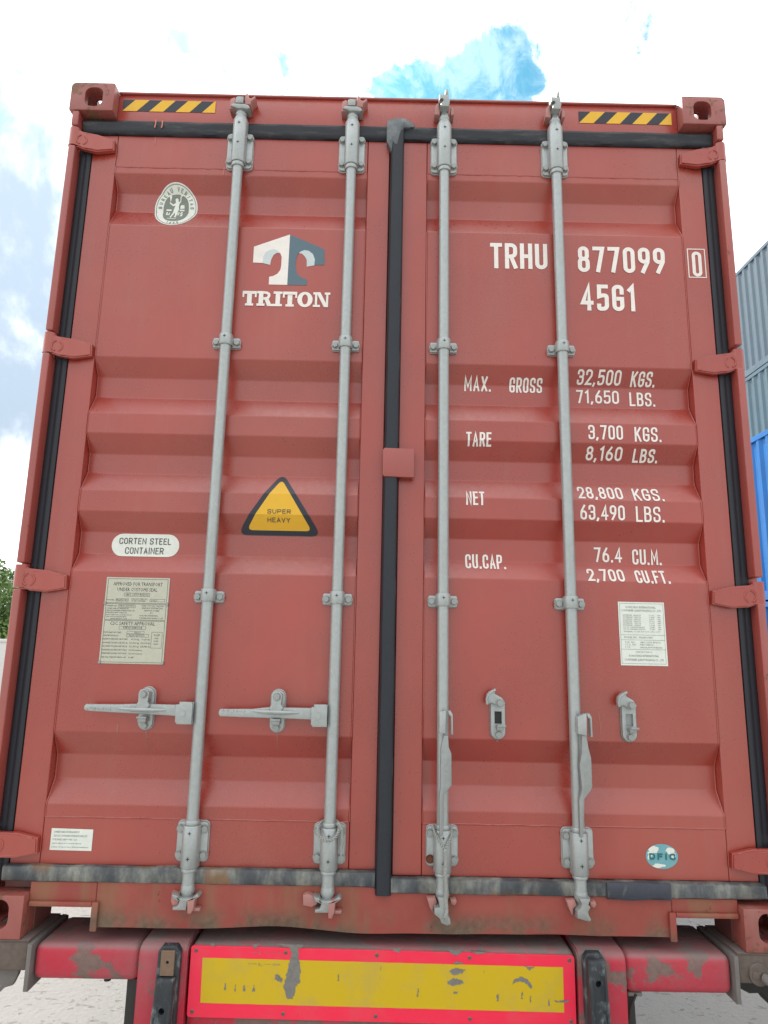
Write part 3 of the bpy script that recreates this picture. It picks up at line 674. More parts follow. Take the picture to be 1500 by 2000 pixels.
# handles on the left door, swung level into their catches
def capsule(cx, cz, rx, rz, n=8): return rrect(cx - rx, cx + rx, cz - rz, cz + rz, min(rx, rz) * .98, n)
for pts, xh, cx, xe in (([(-.941, .648), (-.941, .657), (-.936, .663), (-.833, .664), (-.776, .667), (-.640, .666), (-.640, .631), (-.687, .634), (-.773, .637), (-.866, .640), (-.934, .643)], -.655, -.757, -.604),
                    ([(-.524, .640), (-.524, .649), (-.520, .656), (-.422, .658), (-.372, .664), (-.226, .664), (-.226, .629), (-.313, .631), (-.421, .632), (-.519, .634)], -.237, -.345, -.188)):
    bm = BM(); prism(bm, pts, .004, .014, .003)
    h = obj('handle', bm, m_galv, K)
    bm = BM(); tube(bm, [(cx - .075, .0045, .652), (cx - .03, -.002, .651), (cx + .03, -.002, .650), (cx + .07, .0045, .650)], [.003, .007, .007, .003], 8); obj('handle_rib', bm, m_galv, h)
    bm = BM(); z0 = .609
    prism(bm, [(xh, z0 + .008), (xh + .006, z0), (xe, z0), (xe, .668), (xe - .004, .676), (xh + .010, .676), (xh + .010, .668), (xh, .668)], -.004, .0035, .002)
    prism(bm, [(xh + .006, z0), (xe, z0), (xe, .674), (xh + .006, .674)], .0145, .020, .001)
    obj('handle_hub', bm, m_galv, h)
    bm = BM(); cyl(bm, ((xh + xe) / 2 - .003, -.0065, .642), ((xh + xe) / 2 - .003, .0145, .642), .0085, seg=18); obj('hub_rivet', bm, m_galv, h)
    bm = BM(); rnd = random.Random(int(xh * -1000)); x = pts[0][0] + .008     # raised casting marks near the tip
    while x < pts[0][0] + .085:
        ww = rnd.uniform(.003, .008); zc = .6505 - (x - pts[0][0]) * .01
        for _ in range(2):
            tube(bm, [(x + rnd.uniform(0, ww), .0036, zc + rnd.uniform(-.006, .006)), (x + rnd.uniform(0, ww), .0036, zc + rnd.uniform(-.006, .006))], .0008, 5)
        x += ww + .003
    obj('cast_mark', bm, m_galvd, h)
    # catch plate
    bm = BM(); prism(bm, capsule(cx - .0015, .6505, .0245, .0665), .0455, .0492, .001, 1); prism(bm, capsule(cx - .002, .650, .0225, .0640), .036, .0450, .0025)
    c = obj('handle_catch', bm, m_galv, K)
    bm = BM(); prism(bm, [(cx - .016, .700), (cx - .012, .709), (cx, .714), (cx + .012, .709), (cx + .017, .700), (cx + .014, .674), (cx + .022, .664), (cx + .008, .648), (cx - .001, .644), (cx - .012, .650), (cx - .023, .662), (cx - .015, .674)], -.006, .002, .0025)
    box(bm, cx - .013, cx + .013, .0025, .0355, .678, .704, .003); obj('catch_cap', bm, m_galv, c)
    bm = BM(); box(bm, cx - .014, cx + .012, -.002, .0355, .611, .6285, .003); box(bm, cx - .017, cx + .014, -.006, -.0005, .6235, .6300, .0015); obj('catch_ledge', bm, m_galvd, c)
    bolt(c, cx + .001, -.006, .697, .3)
    bolt(c, cx - .003, .036, .599, .8)
# catches on the right door with their caps swung aside
for cx, tilt in ((.347, 0), (.7605, -.004)):
    bm = BM(); prism(bm, capsule(cx, .6415, .0245, .0660), .0455, .0492, .001, 1)
    c = obj('handle_catch', bm, m_galvd, K)
    bm = BM(); P = capsule(cx, .6415, .0225, .0640)
    prism(bm, P, .036, .0450, .0025); o = obj('catch_plate', bm, m_galv, c)
    cb = BM(); box(cb, cx - .011, cx + .012, .02, .0452, .624, .662); boolean(o, cb)
    bm = BM(); box(bm, cx - .0105, cx + .0115, .0453, .0454, .6245, .6615); obj('catch_recess', bm, m_darkhole if tilt == 0 else m_galvd, c)  # back sheet of the square hole, one coloured dark as its shade
    bm = BM(); box(bm, cx - .008, cx + .013, .012, .0355, .606, .6215, .003); box(bm, cx - .006, cx + .020, .006, .0115, .617, .624, .0015); obj('catch_ledge', bm, m_galvd, c)
    pts = [(-.016, .729), (-.010, .726), (-.012, .717), (.010, .705), (.021, .688), (.011, .676), (-.004, .679), (-.022, .689), (-.031, .685), (-.038, .686), (-.040, .701), (-.037, .715), (-.028, .724)]
    bm = BM(); prism(bm, [(cx + a, b) for a, b in pts], .020, .034, .003)
    tube(bm, [(cx - .037, .016, .685), (cx - .039, .013, .700), (cx - .033, .012, .715), (cx - .022, .013, .724), (cx - .011, .016, .729)], [.004, .0035, .0035, .0035, .0045], 8)
    obj('catch_cap', bm, m_galv, c)
    bolt(c, cx + .003, .020, .689, .5); bolt(c, cx + .001, .036, .592, .1)
# handles hanging down in front of the right hand bars
for k, xb in enumerate((.172, .585)):
    pts = ([(-.001, .594), (.013, .594), (.015, .559), (.023, .541), (.024, .450), (.017, .440), (-.001, .422), (-.001, .320), (-.005, .307), (-.012, .305), (-.014, .319), (-.014, .423), (-.011, .439), (-.010, .556)] if k == 0 else
           [(.008, .602), (.023, .602), (.028, .564), (.035, .535), (.035, .452), (.029, .441), (.010, .418), (.003, .314), (-.002, .309), (-.008, .314), (-.007, .415), (-.001, .431), (.003, .447), (-.002, .516), (.006, .550)])
    bm = BM(); prism(bm, [(xb + a, b) for a, b in pts], -.019, -.007, .0035); h = obj('handle', bm, m_galvd, K)
    ox = xb + (.006 if k == 0 else .015)
    bm = BM()
    for zc, r in ((.513, .0032), (.499, .0068), (.484, .0032)): lathe2 = cyl(bm, (ox, -.0202, zc), (ox, -.0185, zc), r, r, seg=14)
    obj('cast_mark', bm, m_cast, h)
    bm = BM(); a, b = (-.015, .0) if k == 0 else (-.005, .018)
    pr = [(xb + a, .664 if k == 0 else .655), (xb + (b + .004), .667), (xb + b + .006, .66), (xb + b + .004, .600), (xb + a + .002, .600 if k == 0 else .606), (xb + a, .608)]
    prism(bm, pr, -.024, -.0195, .0015); prism(bm, [(x_, z_ - .002) for x_, z_ in pr], -.0066, -.0005, .0012)
    c0 = xb + (.020 if k == 0 else .033)
    prism(bm, [(c0 - .008, .664), (c0 - .001, .667), (c0 + .006, .656), (c0 + .007, .597), (c0 + .002, .597), (c0 + .001, .650), (c0 - .006, .655)], -.024, -.001, .0012)
    obj('handle_hub', bm, m_galv, h)
# red weld lugs behind bar hubs
# ------------------------------------------------------------------ seal wires
def rope(path, R=.0028, r=.0025, strands=2, pitch=.016, step=.0022):
    P = [Vector(p) for p in path]
    for _ in range(2):     # smooth by corner cutting
        Q = [P[0]]
        for a, b in zip(P, P[1:]): Q += [a.lerp(b, .25), a.lerp(b, .75)]
        P = Q + [P[-1]]
    L = [0]
    for a, b in zip(P, P[1:]): L.append(L[-1] + (b - a).length)
    n = max(4, int(L[-1] / step)); pts = []; j = 0
    for i in range(n + 1):
        d = L[-1] * i / n
        while j < len(L) - 2 and L[j + 1] < d: j += 1
        pts.append(P[j].lerp(P[j + 1], (d - L[j]) / max(1e-9, L[j + 1] - L[j])))
    bm = BM(); ax = None; frames = []
    for i in range(len(pts)):
        t = (pts[min(i + 1, n)] - pts[max(i - 1, 0)]).normalized()
        ax = t.orthogonal().normalized() if ax is None else (ax - t * ax.dot(t)).normalized(); frames.append((ax, t.cross(ax)))
    for s in range(strands):
        pa = [pts[i] + frames[i][0] * math.cos(2 * PI * (i * step / pitch + s / strands)) * R + frames[i][1] * math.sin(2 * PI * (i * step / pitch + s / strands)) * R for i in range(len(pts))]
        tube(bm, pa, r, 6)
    return bm
x0 = XB[1]; cy = .020
loop = [(x0 - .012, cy + .022, .332), (x0 - .030, cy + .004, .328), (x0 - .035, cy - .020, .312), (x0 - .026, cy - .036, .295), (x0 - .004, cy - .040, .287), (x0 + .018, cy - .036, .293), (x0 + .031, cy - .022, .312), (x0 + .028, cy + .004, .330), (x0 + .010, cy + .024, .334)]
bm = rope(loop)
tmp = rope([(x0 + .024, cy - .012, .332), (x0 + .036, cy - .018, .322), (x0 + .037, cy - .014, .300), (x0 + .040, cy - .012, .280), (x0 + .036, cy - .010, .262), (x0 + .038, cy - .010, .244)], .0042, .0024, 3, .013)
me = bpy.data.meshes.new('t'); tmp.to_mesh(me); tmp.free(); bm.from_mesh(me); bpy.data.meshes.remove(me)
tag(obj('seal_wire', bm, m_rope), 'frayed grey cord looped round the foot of the locking bar left of the centre seal', 'cord', 'twisted cords on the locking bars')
x0 = XB[2]
bm = rope([(x0 - .028, cy + .016, .325), (x0 - .026, cy - .018, .314), (x0 - .018, cy - .030, .298), (x0 - .002, cy - .034, .276), (x0 + .004, cy - .034, .262)], .0026, .0022)
for path in ([(x0 + .028, cy + .012, .318), (x0 + .027, cy - .018, .306), (x0 + .018, cy - .030, .290), (x0 + .006, cy - .034, .272), (x0 + .003, cy - .035, .262)],
             [(x0 + .004, cy - .036, .268), (x0 + .006, cy - .037, .235), (x0 + .003, cy - .037, .200), (x0 + .007, cy - .036, .165), (x0 + .006, cy - .034, .130), (x0 + .009, cy - .038, .100), (x0 + .004, cy - .040, .086)]):
    big = len(path) > 5
    tmp = rope(path, .0040 if big else .0026, .0026 if big else .0022, 3 if big else 2, .015)
    me = bpy.data.meshes.new('t'); tmp.to_mesh(me); tmp.free(); bm.from_mesh(me); bpy.data.meshes.remove(me)
tag(obj('seal_wire', bm, m_rope), 'long grey braided cord hanging in a Y from the bar right of the centre seal', 'cord', 'twisted cords on the locking bars')

# ------------------------------------------------------------------ markings: a stroke font draped over the corrugated door
GL = {
 'A': (1, [[(0, 0), (.5, 1), (1, 0)], [(.17, .3), (.83, .3)]]), 'B': (1, [[(0, 0), (0, 1), (.93, 1, 1), (.93, .53, 1), (0, .53)], [(0, .53), (1, .53, 1), (1, 0, 1), (0, 0)]]),
 'C': (1, [[(1, .72), (1, 1, 1), (0, 1, 1), (0, 0, 1), (1, 0, 1), (1, .28)]]), 'D': (1, [[(0, 0), (0, 1), (1, 1, 1), (1, 0, 1), (0, 0)]]),
 'E': (.85, [[(1, 1), (0, 1), (0, 0), (1, 0)], [(0, .52), (.85, .52)]]), 'F': (.85, [[(1, 1), (0, 1), (0, 0)], [(0, .52), (.85, .52)]]),
 'G': (1, [[(1, .74), (1, 1, 1), (0, 1, 1), (0, 0, 1), (1, 0, 1), (1, .46), (.55, .46)]]), 'H': (1, [[(0, 0), (0, 1)], [(1, 0), (1, 1)], [(0, .5), (1, .5)]]),
 'I': (.12, [[(.5, 0), (.5, 1)]]), 'J': (.8, [[(1, 1), (1, 0, 1), (0, 0, 1), (0, .25)]]), 'K': (1, [[(0, 0), (0, 1)], [(1, 1), (.04, .42)], [(.34, .6), (1, 0)]]), 'L': (.85, [[(0, 1), (0, 0), (1, 0)]]),
 'M': (1.25, [[(0, 0), (0, 1), (.5, .3), (1, 1), (1, 0)]]), 'N': (1.05, [[(0, 0), (0, 1), (1, 0), (1, 1)]]), 'O': (1, [['c', (0, 0, 1), (1, 0, 1), (1, 1, 1), (0, 1, 1)]]),
 'P': (1, [[(0, 0), (0, 1), (1, 1, 1), (1, .47, 1), (0, .47)]]), 'Q': (1, [['c', (0, 0, 1), (1, 0, 1), (1, 1, 1), (0, 1, 1)], [(.6, .25), (1, 0)]]),
 'R': (1, [[(0, 0), (0, 1), (1, 1, 1), (1, .47, 1), (0, .47)], [(.5, .47), (1, 0)]]), 'S': (1, [[(1, .78), (1, 1, 1), (0, 1, 1), (0, .53, 1), (1, .49, 1), (1, 0, 1), (0, 0, 1), (0, .22)]]),
 'T': (.95, [[(0, 1), (1, 1)], [(.5, 1), (.5, 0)]]), 'U': (1, [[(0, 1), (0, 0, 1), (1, 0, 1), (1, 1)]]), 'V': (1, [[(0, 1), (.5, 0), (1, 1)]]), 'W': (1.4, [[(0, 1), (.25, 0), (.5, .8), (.75, 0), (1, 1)]]),
 'X': (1, [[(0, 0), (1, 1)], [(0, 1), (1, 0)]]), 'Y': (1, [[(0, 1), (.5, .45), (1, 1)], [(.5, .45), (.5, 0)]]), 'Z': (1, [[(0, 1), (1, 1), (0, 0), (1, 0)]]),
 '0': (1, [['c', (0, 0, 1), (1, 0, 1), (1, 1, 1), (0, 1, 1)]]), '1': (.55, [[(.1, .86), (.75, 1), (.75, 0)]]), '2': (1, [[(0, .74), (0, 1, 1), (1, 1, 1), (1, .62), (0, 0), (1, 0)]]),
 '3': (1, [[(0, .78), (0, 1, 1), (1, 1, 1), (1, .53, 1), (.4, .53)], [(.4, .53), (1, .53, 1), (1, 0, 1), (0, 0, 1), (0, .22)]]), '4': (1.1, [[(.72, 0), (.72, 1), (0, .26), (1, .26)]]),
 '5': (1, [[(.95, 1), (.08, 1), (.05, .55), (.5, .6), (1, .6, 1), (1, 0, 1), (0, 0, 1), (0, .14)]]), '6': (1, [['c', (0, 0, 1), (1, 0, 1), (1, .56, 1), (0, .56, 1)], [(0, .3), (.05, .56), (.68, 1)]]),
 '7': (1, [[(0, 1), (1, 1), (.38, 0)]]), '8': (1, [['c', (.06, .52, 1), (.94, .52, 1), (.94, 1, 1), (.06, 1, 1)], ['c', (0, 0, 1), (1, 0, 1), (1, .52, 1), (0, .52, 1)]]),
 '9': (1, [['c', (0, .44, 1), (1, .44, 1), (1, 1, 1), (0, 1, 1)], [(1, .7), (.95, .44), (.32, 0)]]),
 '.': (.06, [['d', 0]]), ',': (.10, [['d', 1]]), '-': (.5, [[(0, .5), (1, .5)]]), ' ': (.55, []), '(': (.3, [[(1, 1), (0, .7), (0, .3), (1, 0)]]), ')': (.3, [[(0, 1), (1, .7), (1, .3), (0, 0)]]), '/': (.7, [[(0, 0), (1, 1)]]), ':': (.06, [['d', 0]])}
def fillet(path, closed, rx):
    out = []; n = len(path)
    for i, p in enumerate(path):
        if len(p) < 3: out.append(Vector(p[:2])); continue
        P = Vector(p[:2]); A = Vector(path[i - 1][:2]); B = Vector(path[(i + 1) % n][:2])
        a = (A - P); b = (B - P); r = min(rx, a.length * .5, b.length * .5); a.normalize(); b.normalize()
        p0, p1 = P + a * r, P + b * r
        for k in range(7):
            t = k / 6; ang = t * PI / 2; u, v = 1 - math.sin(ang), 1 - math.cos(ang)
            out.append(P + a * r * (u) + b * r * (v))
    res = [out[0]]
    for q in out[1:]:
        if (q - res[-1]).length > 1e-5: res.append(q)
    if closed and (res[0] - res[-1]).length < 1e-5: res.pop()
    return res
def ribbon(bm, pts, t, closed, y):
    n = len(pts); Lv, Rv = [], []; y_ = y
    if not closed:
        pts = [p.copy() for p in pts]
        pts[0] += (pts[0] - pts[1]).normalized() * t / 2; pts[-1] += (pts[-1] - pts[-2]).normalized() * t / 2
    for i, p in enumerate(pts):
        y = y_ - .0004 * i / max(1, n - 1) * (0 if closed else 1)
        a = pts[i - 1] if (closed or i > 0) else None; b = pts[(i + 1) % n] if (closed or i < n - 1) else None
        d1 = (p - a).normalized() if a is not None else None; d2 = (b - p).normalized() if b is not None else None
        if d1 is None: d1 = d2
        if d2 is None: d2 = d1
        n1 = Vector((-d1.y, d1.x)); n2 = Vector((-d2.y, d2.x)); m = n1 + n2
        m = n1 if m.length < 1e-4 else m.normalized(); k = (t / 2) / max(.42, m.dot(n1))
        Lv.append(bm.verts.new((p.x + m.x * k, y, p.y + m.y * k))); Rv.append(bm.verts.new((p.x - m.x * k, y, p.y - m.y * k)))
    for i in range(n if closed else n - 1):
        j = (i + 1) % n; bm.faces.new((Lv[i], Lv[j], Rv[j], Rv[i]))
def write(bm, text, x0, x1, zb, h, t, gap=.34, wmax=None, y0=0.):
    """text between x0 and x1 (or with the given cap width), baseline zb"""
    tot = sum(GL[c][0] for c in text) + gap * (len(text) - 1); nch = len([c for c in text])
    W = ((x1 - x0) - t * sum(0.0 if c == ' ' else 1 for c in text) * 1.0) / tot
    W = max(W, t * .4); x = x0; q = 0
    for c in text:
        gw, st = GL[c]; w_ = gw * W
        for s in st:
            q += 1; yo = y0 - .00012 * (q % 7)
            if s[0] == 'd':
                a = Vector((x + t / 2, zb + t * .55)); b = a + Vector((-t * .35 if s[1] else 0, -t * (.75 if s[1] else .12)))
                ribbon(bm, [a + Vector((0, t * .1)), b], t * 1.05, False, yo); continue
            cl = s[0] == 'c'; pts = s[1:] if cl else s
            pts = [(x + t / 2 + p[0] * w_, zb + t / 2 + p[1] * (h - t), *p[2:]) for p in pts]
            ribbon(bm, fillet(pts, cl, w_ * .5 if w_ > 0 else .01), t, cl, yo)
        x += (w_ + t if c != ' ' else w_) + gap * W
def drape(bm, off):
    for gq in GR:
        for z in gq: 
            bmesh.ops.bisect_plane(bm, geom=bm.verts[:] + bm.edges[:] + bm.faces[:], plane_co=(0, 0, z), plane_no=(0, 0, 1))
    for v in bm.verts: v.co.y += prof(v.co.z) - off
    return bm
def mark(text, x0, x1, z0, z1, t, mat=m_white, off=.0012, parent=K, gap=.34, name='marking', shear=0.):
    bm = BM(); write(bm, text, x0, x1, z0, z1 - z0, t, gap)
    if shear:
        for v in bm.verts: v.co.z += (v.co.x - x0) * shear
    drape(bm, off); return obj(name, bm, mat, parent, smooth=0)
def poly(pts, mat, off, name='marking', parent=K, holes=None):
    bm = BM(); f = bm.faces.new([bm.verts.new((x, 0, z)) for x, z in pts]); f.normal_update(); bmesh.ops.triangulate(bm, faces=[f])
    drape(bm, off); return obj(name, bm, mat, parent, smooth=0)
mark('TRHU', .342, .549, 2.201, 2.302, .0150); mark('877099', .659, .976, 2.194, 2.296, .0150, gap=.42)
mark('0', 1.074, 1.109, 2.186, 2.285, .0120)
bm = BM(); ribbon(bm, [Vector(p) for p in ((1.060, 2.183), (1.122, 2.183), (1.122, 2.295), (1.060, 2.295))], .0035, True, 0); drape(bm, .0012); obj('marking', bm, m_white, K, smooth=0)
mark('45G1', .664, .862, 2.044, 2.146, .0150, gap=.42)
T2 = .0066
for txt, a, b, z0, z1 in (('MAX.', .251, .346, 1.747, 1.796), ('GROSS', .411, .527, 1.745, 1.795), ('32,500', .648, .803, 1.777, 1.823), ('KGS.', .838, .925, 1.774, 1.820), ('71,650', .648, .799, 1.711, 1.760), ('LBS.', .836, .927, 1.704, 1.755),
                          ('TARE', .252, .339, 1.535, 1.583), ('3,700', .672, .791, 1.566, 1.617), ('KGS.', .831, .923, 1.561, 1.613), ('8,160', .668, .793, 1.500, 1.543), ('LBS.', .831, .918, 1.496, 1.538),
                          ('NET', .251, .314, 1.327, 1.377), ('28,800', .633, .785, 1.358, 1.405), ('KGS.', .820, .923, 1.354, 1.402), ('63,490', .634, .784, 1.285, 1.336), ('LBS.', .821, .917, 1.281, 1.334),
                          ('CU.CAP.', .252, .388, 1.116, 1.166), ('76.4', .688, .782, 1.148, 1.198), ('CU.M.', .817, .916, 1.142, 1.194), ('2,700', .654, .776, 1.080, 1.123), ('CU.FT.', .813, .925, 1.076, 1.121)):
    mark(txt, a, b, z0, z1, T2)
# leasing company emblem: a T drawn as a folded beam, and its name
WH = [(-.386, 2.318), (-.514, 2.266), (-.514, 2.203), (-.479, 2.202), (-.479, 2.226), (-.47, 2.245), (-.456, 2.255), (-.441, 2.258), (-.426, 2.252), (-.418, 2.243), (-.412, 2.228), (-.412, 2.191), (-.415, 2.175), (-.424, 2.161), (-.438, 2.152), (-.453, 2.148), (-.453, 2.118), (-.387, 2.118)]
SL = [(-.479, 2.202), (-.479, 2.226), (-.47, 2.245), (-.456, 2.255), (-.441, 2.258), (-.426, 2.252), (-.418, 2.243), (-.431, 2.243), (-.442, 2.234), (-.449, 2.217), (-.452, 2.195)]
GY = [(-.386, 2.318), (-.262, 2.263), (-.258, 2.258), (-.256, 2.2), (-.293, 2.198), (-.292, 2.221), (-.3, 2.242), (-.315, 2.254), (-.33, 2.257), (-.344, 2.251), (-.352, 2.244), (-.358, 2.228), (-.361, 2.198), (-.357, 2.171), (-.348, 2.155), (-.335, 2.147), (-.32, 2.144), (-.318, 2.14), (-.318, 2.118), (-.387, 2.118)]
SR = [(-.351, 2.244), (-.344, 2.251), (-.33, 2.257), (-.315, 2.254), (-.3, 2.242), (-.292, 2.221), (-.293, 2.197), (-.32, 2.191), (-.321, 2.218), (-.329, 2.232), (-.339, 2.242)]
for P, m_ in ((WH, m_white), (SL, m_logol), (GY, m_logog), (SR, m_logol)): poly(P, m_, .0012, 'emblem')
def slab(text, x0, x1, z0, z1):
    wd = {'T': 1., 'R': 1.12, 'I': .62, 'O': 1.05, 'N': 1.2}; tot = sum(wd[c] for c in text); U = (x1 - x0) / tot; h = z1 - z0; bm = BM(); x = x0; q = [0]
    def R(a, b, c, d):
        q[0] += 1; y = -.0002 * (q[0] % 9); bm.faces.new([bm.verts.new(p) for p in ((x + a * U, y, z0 + c * h), (x + b * U, y, z0 + c * h), (x + b * U, y, z0 + d * h), (x + a * U, y, z0 + d * h))])
    def Q(*p):
        q[0] += 1; y = -.0002 * (q[0] % 9); bm.faces.new([bm.verts.new((x + a * U, y, z0 + b * h)) for a, b in p])
    for c in text:
        if c == 'T': R(.02, .98, .80, 1); R(.02, .14, .58, .80); R(.86, .98, .58, .80); R(.34, .66, .15, .80); R(.22, .78, 0, .15)
        if c == 'I': R(.0, .60, .84, 1); R(.0, .60, 0, .16); R(.15, .46, .16, .84)
        if c == 'R':
            R(.0, .5, .84, 1); R(0, .55, 0, .16); R(.13, .44, .16, .84)
            P = [(x / U * 0 + a, b) for a, b in ()]
            q[0] += 1; pts = [Vector((x + a * U, z0 + b * h)) for a, b in ((.44, .91), (.66, .90), (.80, .82), (.82, .70), (.76, .57), (.62, .51), (.44, .50))]; ribbon(bm, pts, h * .17, False, -.0003)
            Q((.52, .48), (.80, .50), (.96, .16), (.72, 0)); R(.72, 1.12, 0, .15)
        if c == 'O':
            q[0] += 1; pts = [Vector((x + U * (.52 + .37 * math.cos(2 * PI * i / 24)), z0 + h * (.5 + .39 * math.sin(2 * PI * i / 24)))) for i in range(24)]
            n_ = 24; A = []; B = []
            for i in range(n_):
                ct, st = math.cos(2 * PI * i / n_), math.sin(2 * PI * i / n_)
                A.append(bm.verts.new((x + U * (.52 + .52 * ct), -.0003, z0 + h * (.5 + .52 * st)))); B.append(bm.verts.new((x + U * (.52 + .20 * ct), -.0003, z0 + h * (.5 + .34 * st))))
            for i in range(n_): bm.faces.new((A[i], A[(i + 1) % n_], B[(i + 1) % n_], B[i]))
        if c == 'N':
            R(.02, .42, .85, 1); R(.80, 1.18, .85, 1); R(.02, .50, 0, .15); R(.15, .30, .15, .85); R(.90, 1.05, .0, .85); Q((.22, 1.0), (.50, 1.0), (1.05, .0), (.77, .0))
        x += wd[c] * U
    drape(bm, .0013); return obj('emblem', bm, m_white, K, smooth=0)
slab('TRITON', -.545, -.230, 2.034, 2.091)
# classification society seal
poly(ell(-.8215, 2.4405, .0795, .0935, 48), m_stick, .0011, 'seal_sticker')
bm = BM(); ribbon(bm, [Vector(p) for p in ell(-.8215, 2.4405, .0735, .0875, 48)], .0022, True, 0); drape(bm, .0019); obj('seal_print', bm, m_inkg, K, smooth=0)
poly(ell(-.8215, 2.436, .0470, .0640, 48, 2.5), m_inkg, .0018, 'seal_print')
def arc_text(text, cx, cz, rx, rz, a0, a1, h, t, mat, flip=False):
    bm = BM(); n = len(text)
    for i, c in enumerate(text):
        if c == ' ': continue
        a = math.radians(a0 + (a1 - a0) * i / (n - 1)); ex, ez = cx + rx * math.cos(a), cz + rz * math.sin(a)
        tmp = BM(); write(tmp, c, -h * .30, h * .30, -h / 2, h, t)
        nx_, nz_ = math.cos(a) / rx, math.sin(a) / rz; ang = math.atan2(nz_, nx_) - PI / 2 + (PI if flip else 0)
        for v in tmp.verts: x, z = v.co.x, v.co.z; v.co.x = ex + x * math.cos(ang) - z * math.sin(ang); v.co.z = ez + x * math.sin(ang) + z * math.cos(ang)
        me = bpy.data.meshes.new('t'); tmp.to_mesh(me); tmp.free(); bm.from_mesh(me); bpy.data.meshes.remove(me)
    drape(bm, .0019); return obj('seal_print', bm, mat, K, smooth=0)
arc_text('BUREAU VERITAS', -.8215, 2.439, .0595, .0755, 176, 4, .0135, .0022, m_inkg)
arc_text('1828', -.8215, 2.4385, .0595, .0775, 252, 288, .010, .0018, m_inkg, True)
fig = [[(-.827, 2.48), (-.821, 2.485), (-.815, 2.48), (-.815, 2.472), (-.812, 2.468), (-.808, 2.474), (-.809, 2.493), (-.805, 2.494), (-.805, 2.47), (-.811, 2.46), (-.812, 2.446), (-.81, 2.439), (-.814, 2.428), (-.815, 2.408), (-.816, 2.393), (-.823, 2.398), (-.8205, 2.405), (-.825, 2.425), (-.833, 2.392), (-.838, 2.393), (-.830, 2.437), (-.825, 2.453), (-.834, 2.451), (-.847, 2.462), (-.847, 2.468), (-.833, 2.458), (-.824, 2.465)],
       [(-.850, 2.492), (-.845, 2.500), (-.840, 2.490), (-.8415, 2.479), (-.844, 2.466), (-.846, 2.479)], ell(-.803, 2.497, .0042, .0045, 12),
       [(-.857, 2.437), (-.838, 2.437), (-.838, 2.431), (-.857, 2.431)], [(-.808, 2.437), (-.790, 2.437), (-.790, 2.431), (-.808, 2.431)], [(-.806, 2.452), (-.803, 2.456), (-.792, 2.456), (-.790, 2.442), (-.806, 2.440)],
       [(-.856, 2.426), (-.851, 2.426), (-.850, 2.414), (-.846, 2.414), (-.846, 2.424), (-.842, 2.424), (-.842, 2.408), (-.855, 2.408)], [(-.812, 2.426), (-.807, 2.426), (-.808, 2.408), (-.813, 2.408)],
       [(-.802, 2.427), (-.795, 2.427), (-.801, 2.412), (-.804, 2.418)], [(-.797, 2.417), (-.794, 2.420), (-.794, 2.402), (-.804, 2.402)], [(-.846, 2.388), (-.810, 2.388), (-.816, 2.385), (-.846, 2.385)]]
bm = BM()
for P in fig:
    f = bm.faces.new([bm.verts.new((x, 0, z)) for x, z in P]); f.normal_update(); bmesh.ops.triangulate(bm, faces=[f])
drape(bm, .0024); obj('seal_print', bm, m_stick, K, smooth=0)
# hazard strips on the header
for x0, x1, z0, z1 in ((-1.040, -.691, 2.815, 2.864), (.683, 1.034, 2.808, 2.858)):
    bm = BM(); bm.faces.new([bm.verts.new((x, .0438, z)) for x, z in ((x0, z0), (x1, z0), (x1, z1), (x0, z1))]); hz = obj('hazard_strip', bm, m_black, K, smooth=0)
    W = x1 - x0; bm = BM()
    for b0, b1, t0, t1 in ((0, .155, .13, .285), (.29, .44, .42, .565), (.573, .725, .70, .85), (.86, 1, .985, 1)):
        bm.faces.new([bm.verts.new((x0 + W * a, .0434, z)) for a, z in ((b0, z0), (b1, z0), (t1, z1), (t0, z1))])
    obj('hazard_stripe', bm, m_yel, hz, smooth=0)
# warning triangle
def rtri(cx, zt, zb, hw, r, n=6):
    V = [Vector((cx, zt)), Vector((cx - hw, zb)), Vector((cx + hw, zb))]; out = []
    for i in range(3):
        P, A, B = V[i], V[i - 1], V[(i + 1) % 3]; a, b = (A - P).normalized(), (B - P).normalized()
        for k in range(n + 1):
            t = k / n; p0, p1 = P + a * r, P + b * r; out.append(tuple(p0 * (1 - t) ** 2 + P * 2 * t * (1 - t) + p1 * t ** 2))
    return out
poly(rtri(-.3755, 1.436, 1.2150, .142, .036), m_black, .0011, 'warning_sticker'); poly(rtri(-.3755, 1.409, 1.2315, .109, .020), m_yel, .0017, 'warning_sticker')
mark('SUPER', -.414, -.336, 1.2835, 1.2985, .0022, m_ink, .0023, name='warning_print'); mark('HEAVY', -.414, -.338, 1.2565, 1.2710, .0022, m_ink, .0023, name='warning_print')
poly(rrect(-.939, -.712, 1.135, 1.212, .038, 10), m_stick, .0011, 'steel_sticker')
mark('CORTEN STEEL', -.914, -.740, 1.177, 1.198, .0026, m_ink, .0018, name='sticker_print'); mark('CONTAINER', -.892, -.763, 1.144, 1.166, .0026, m_ink, .0018, name='sticker_print')
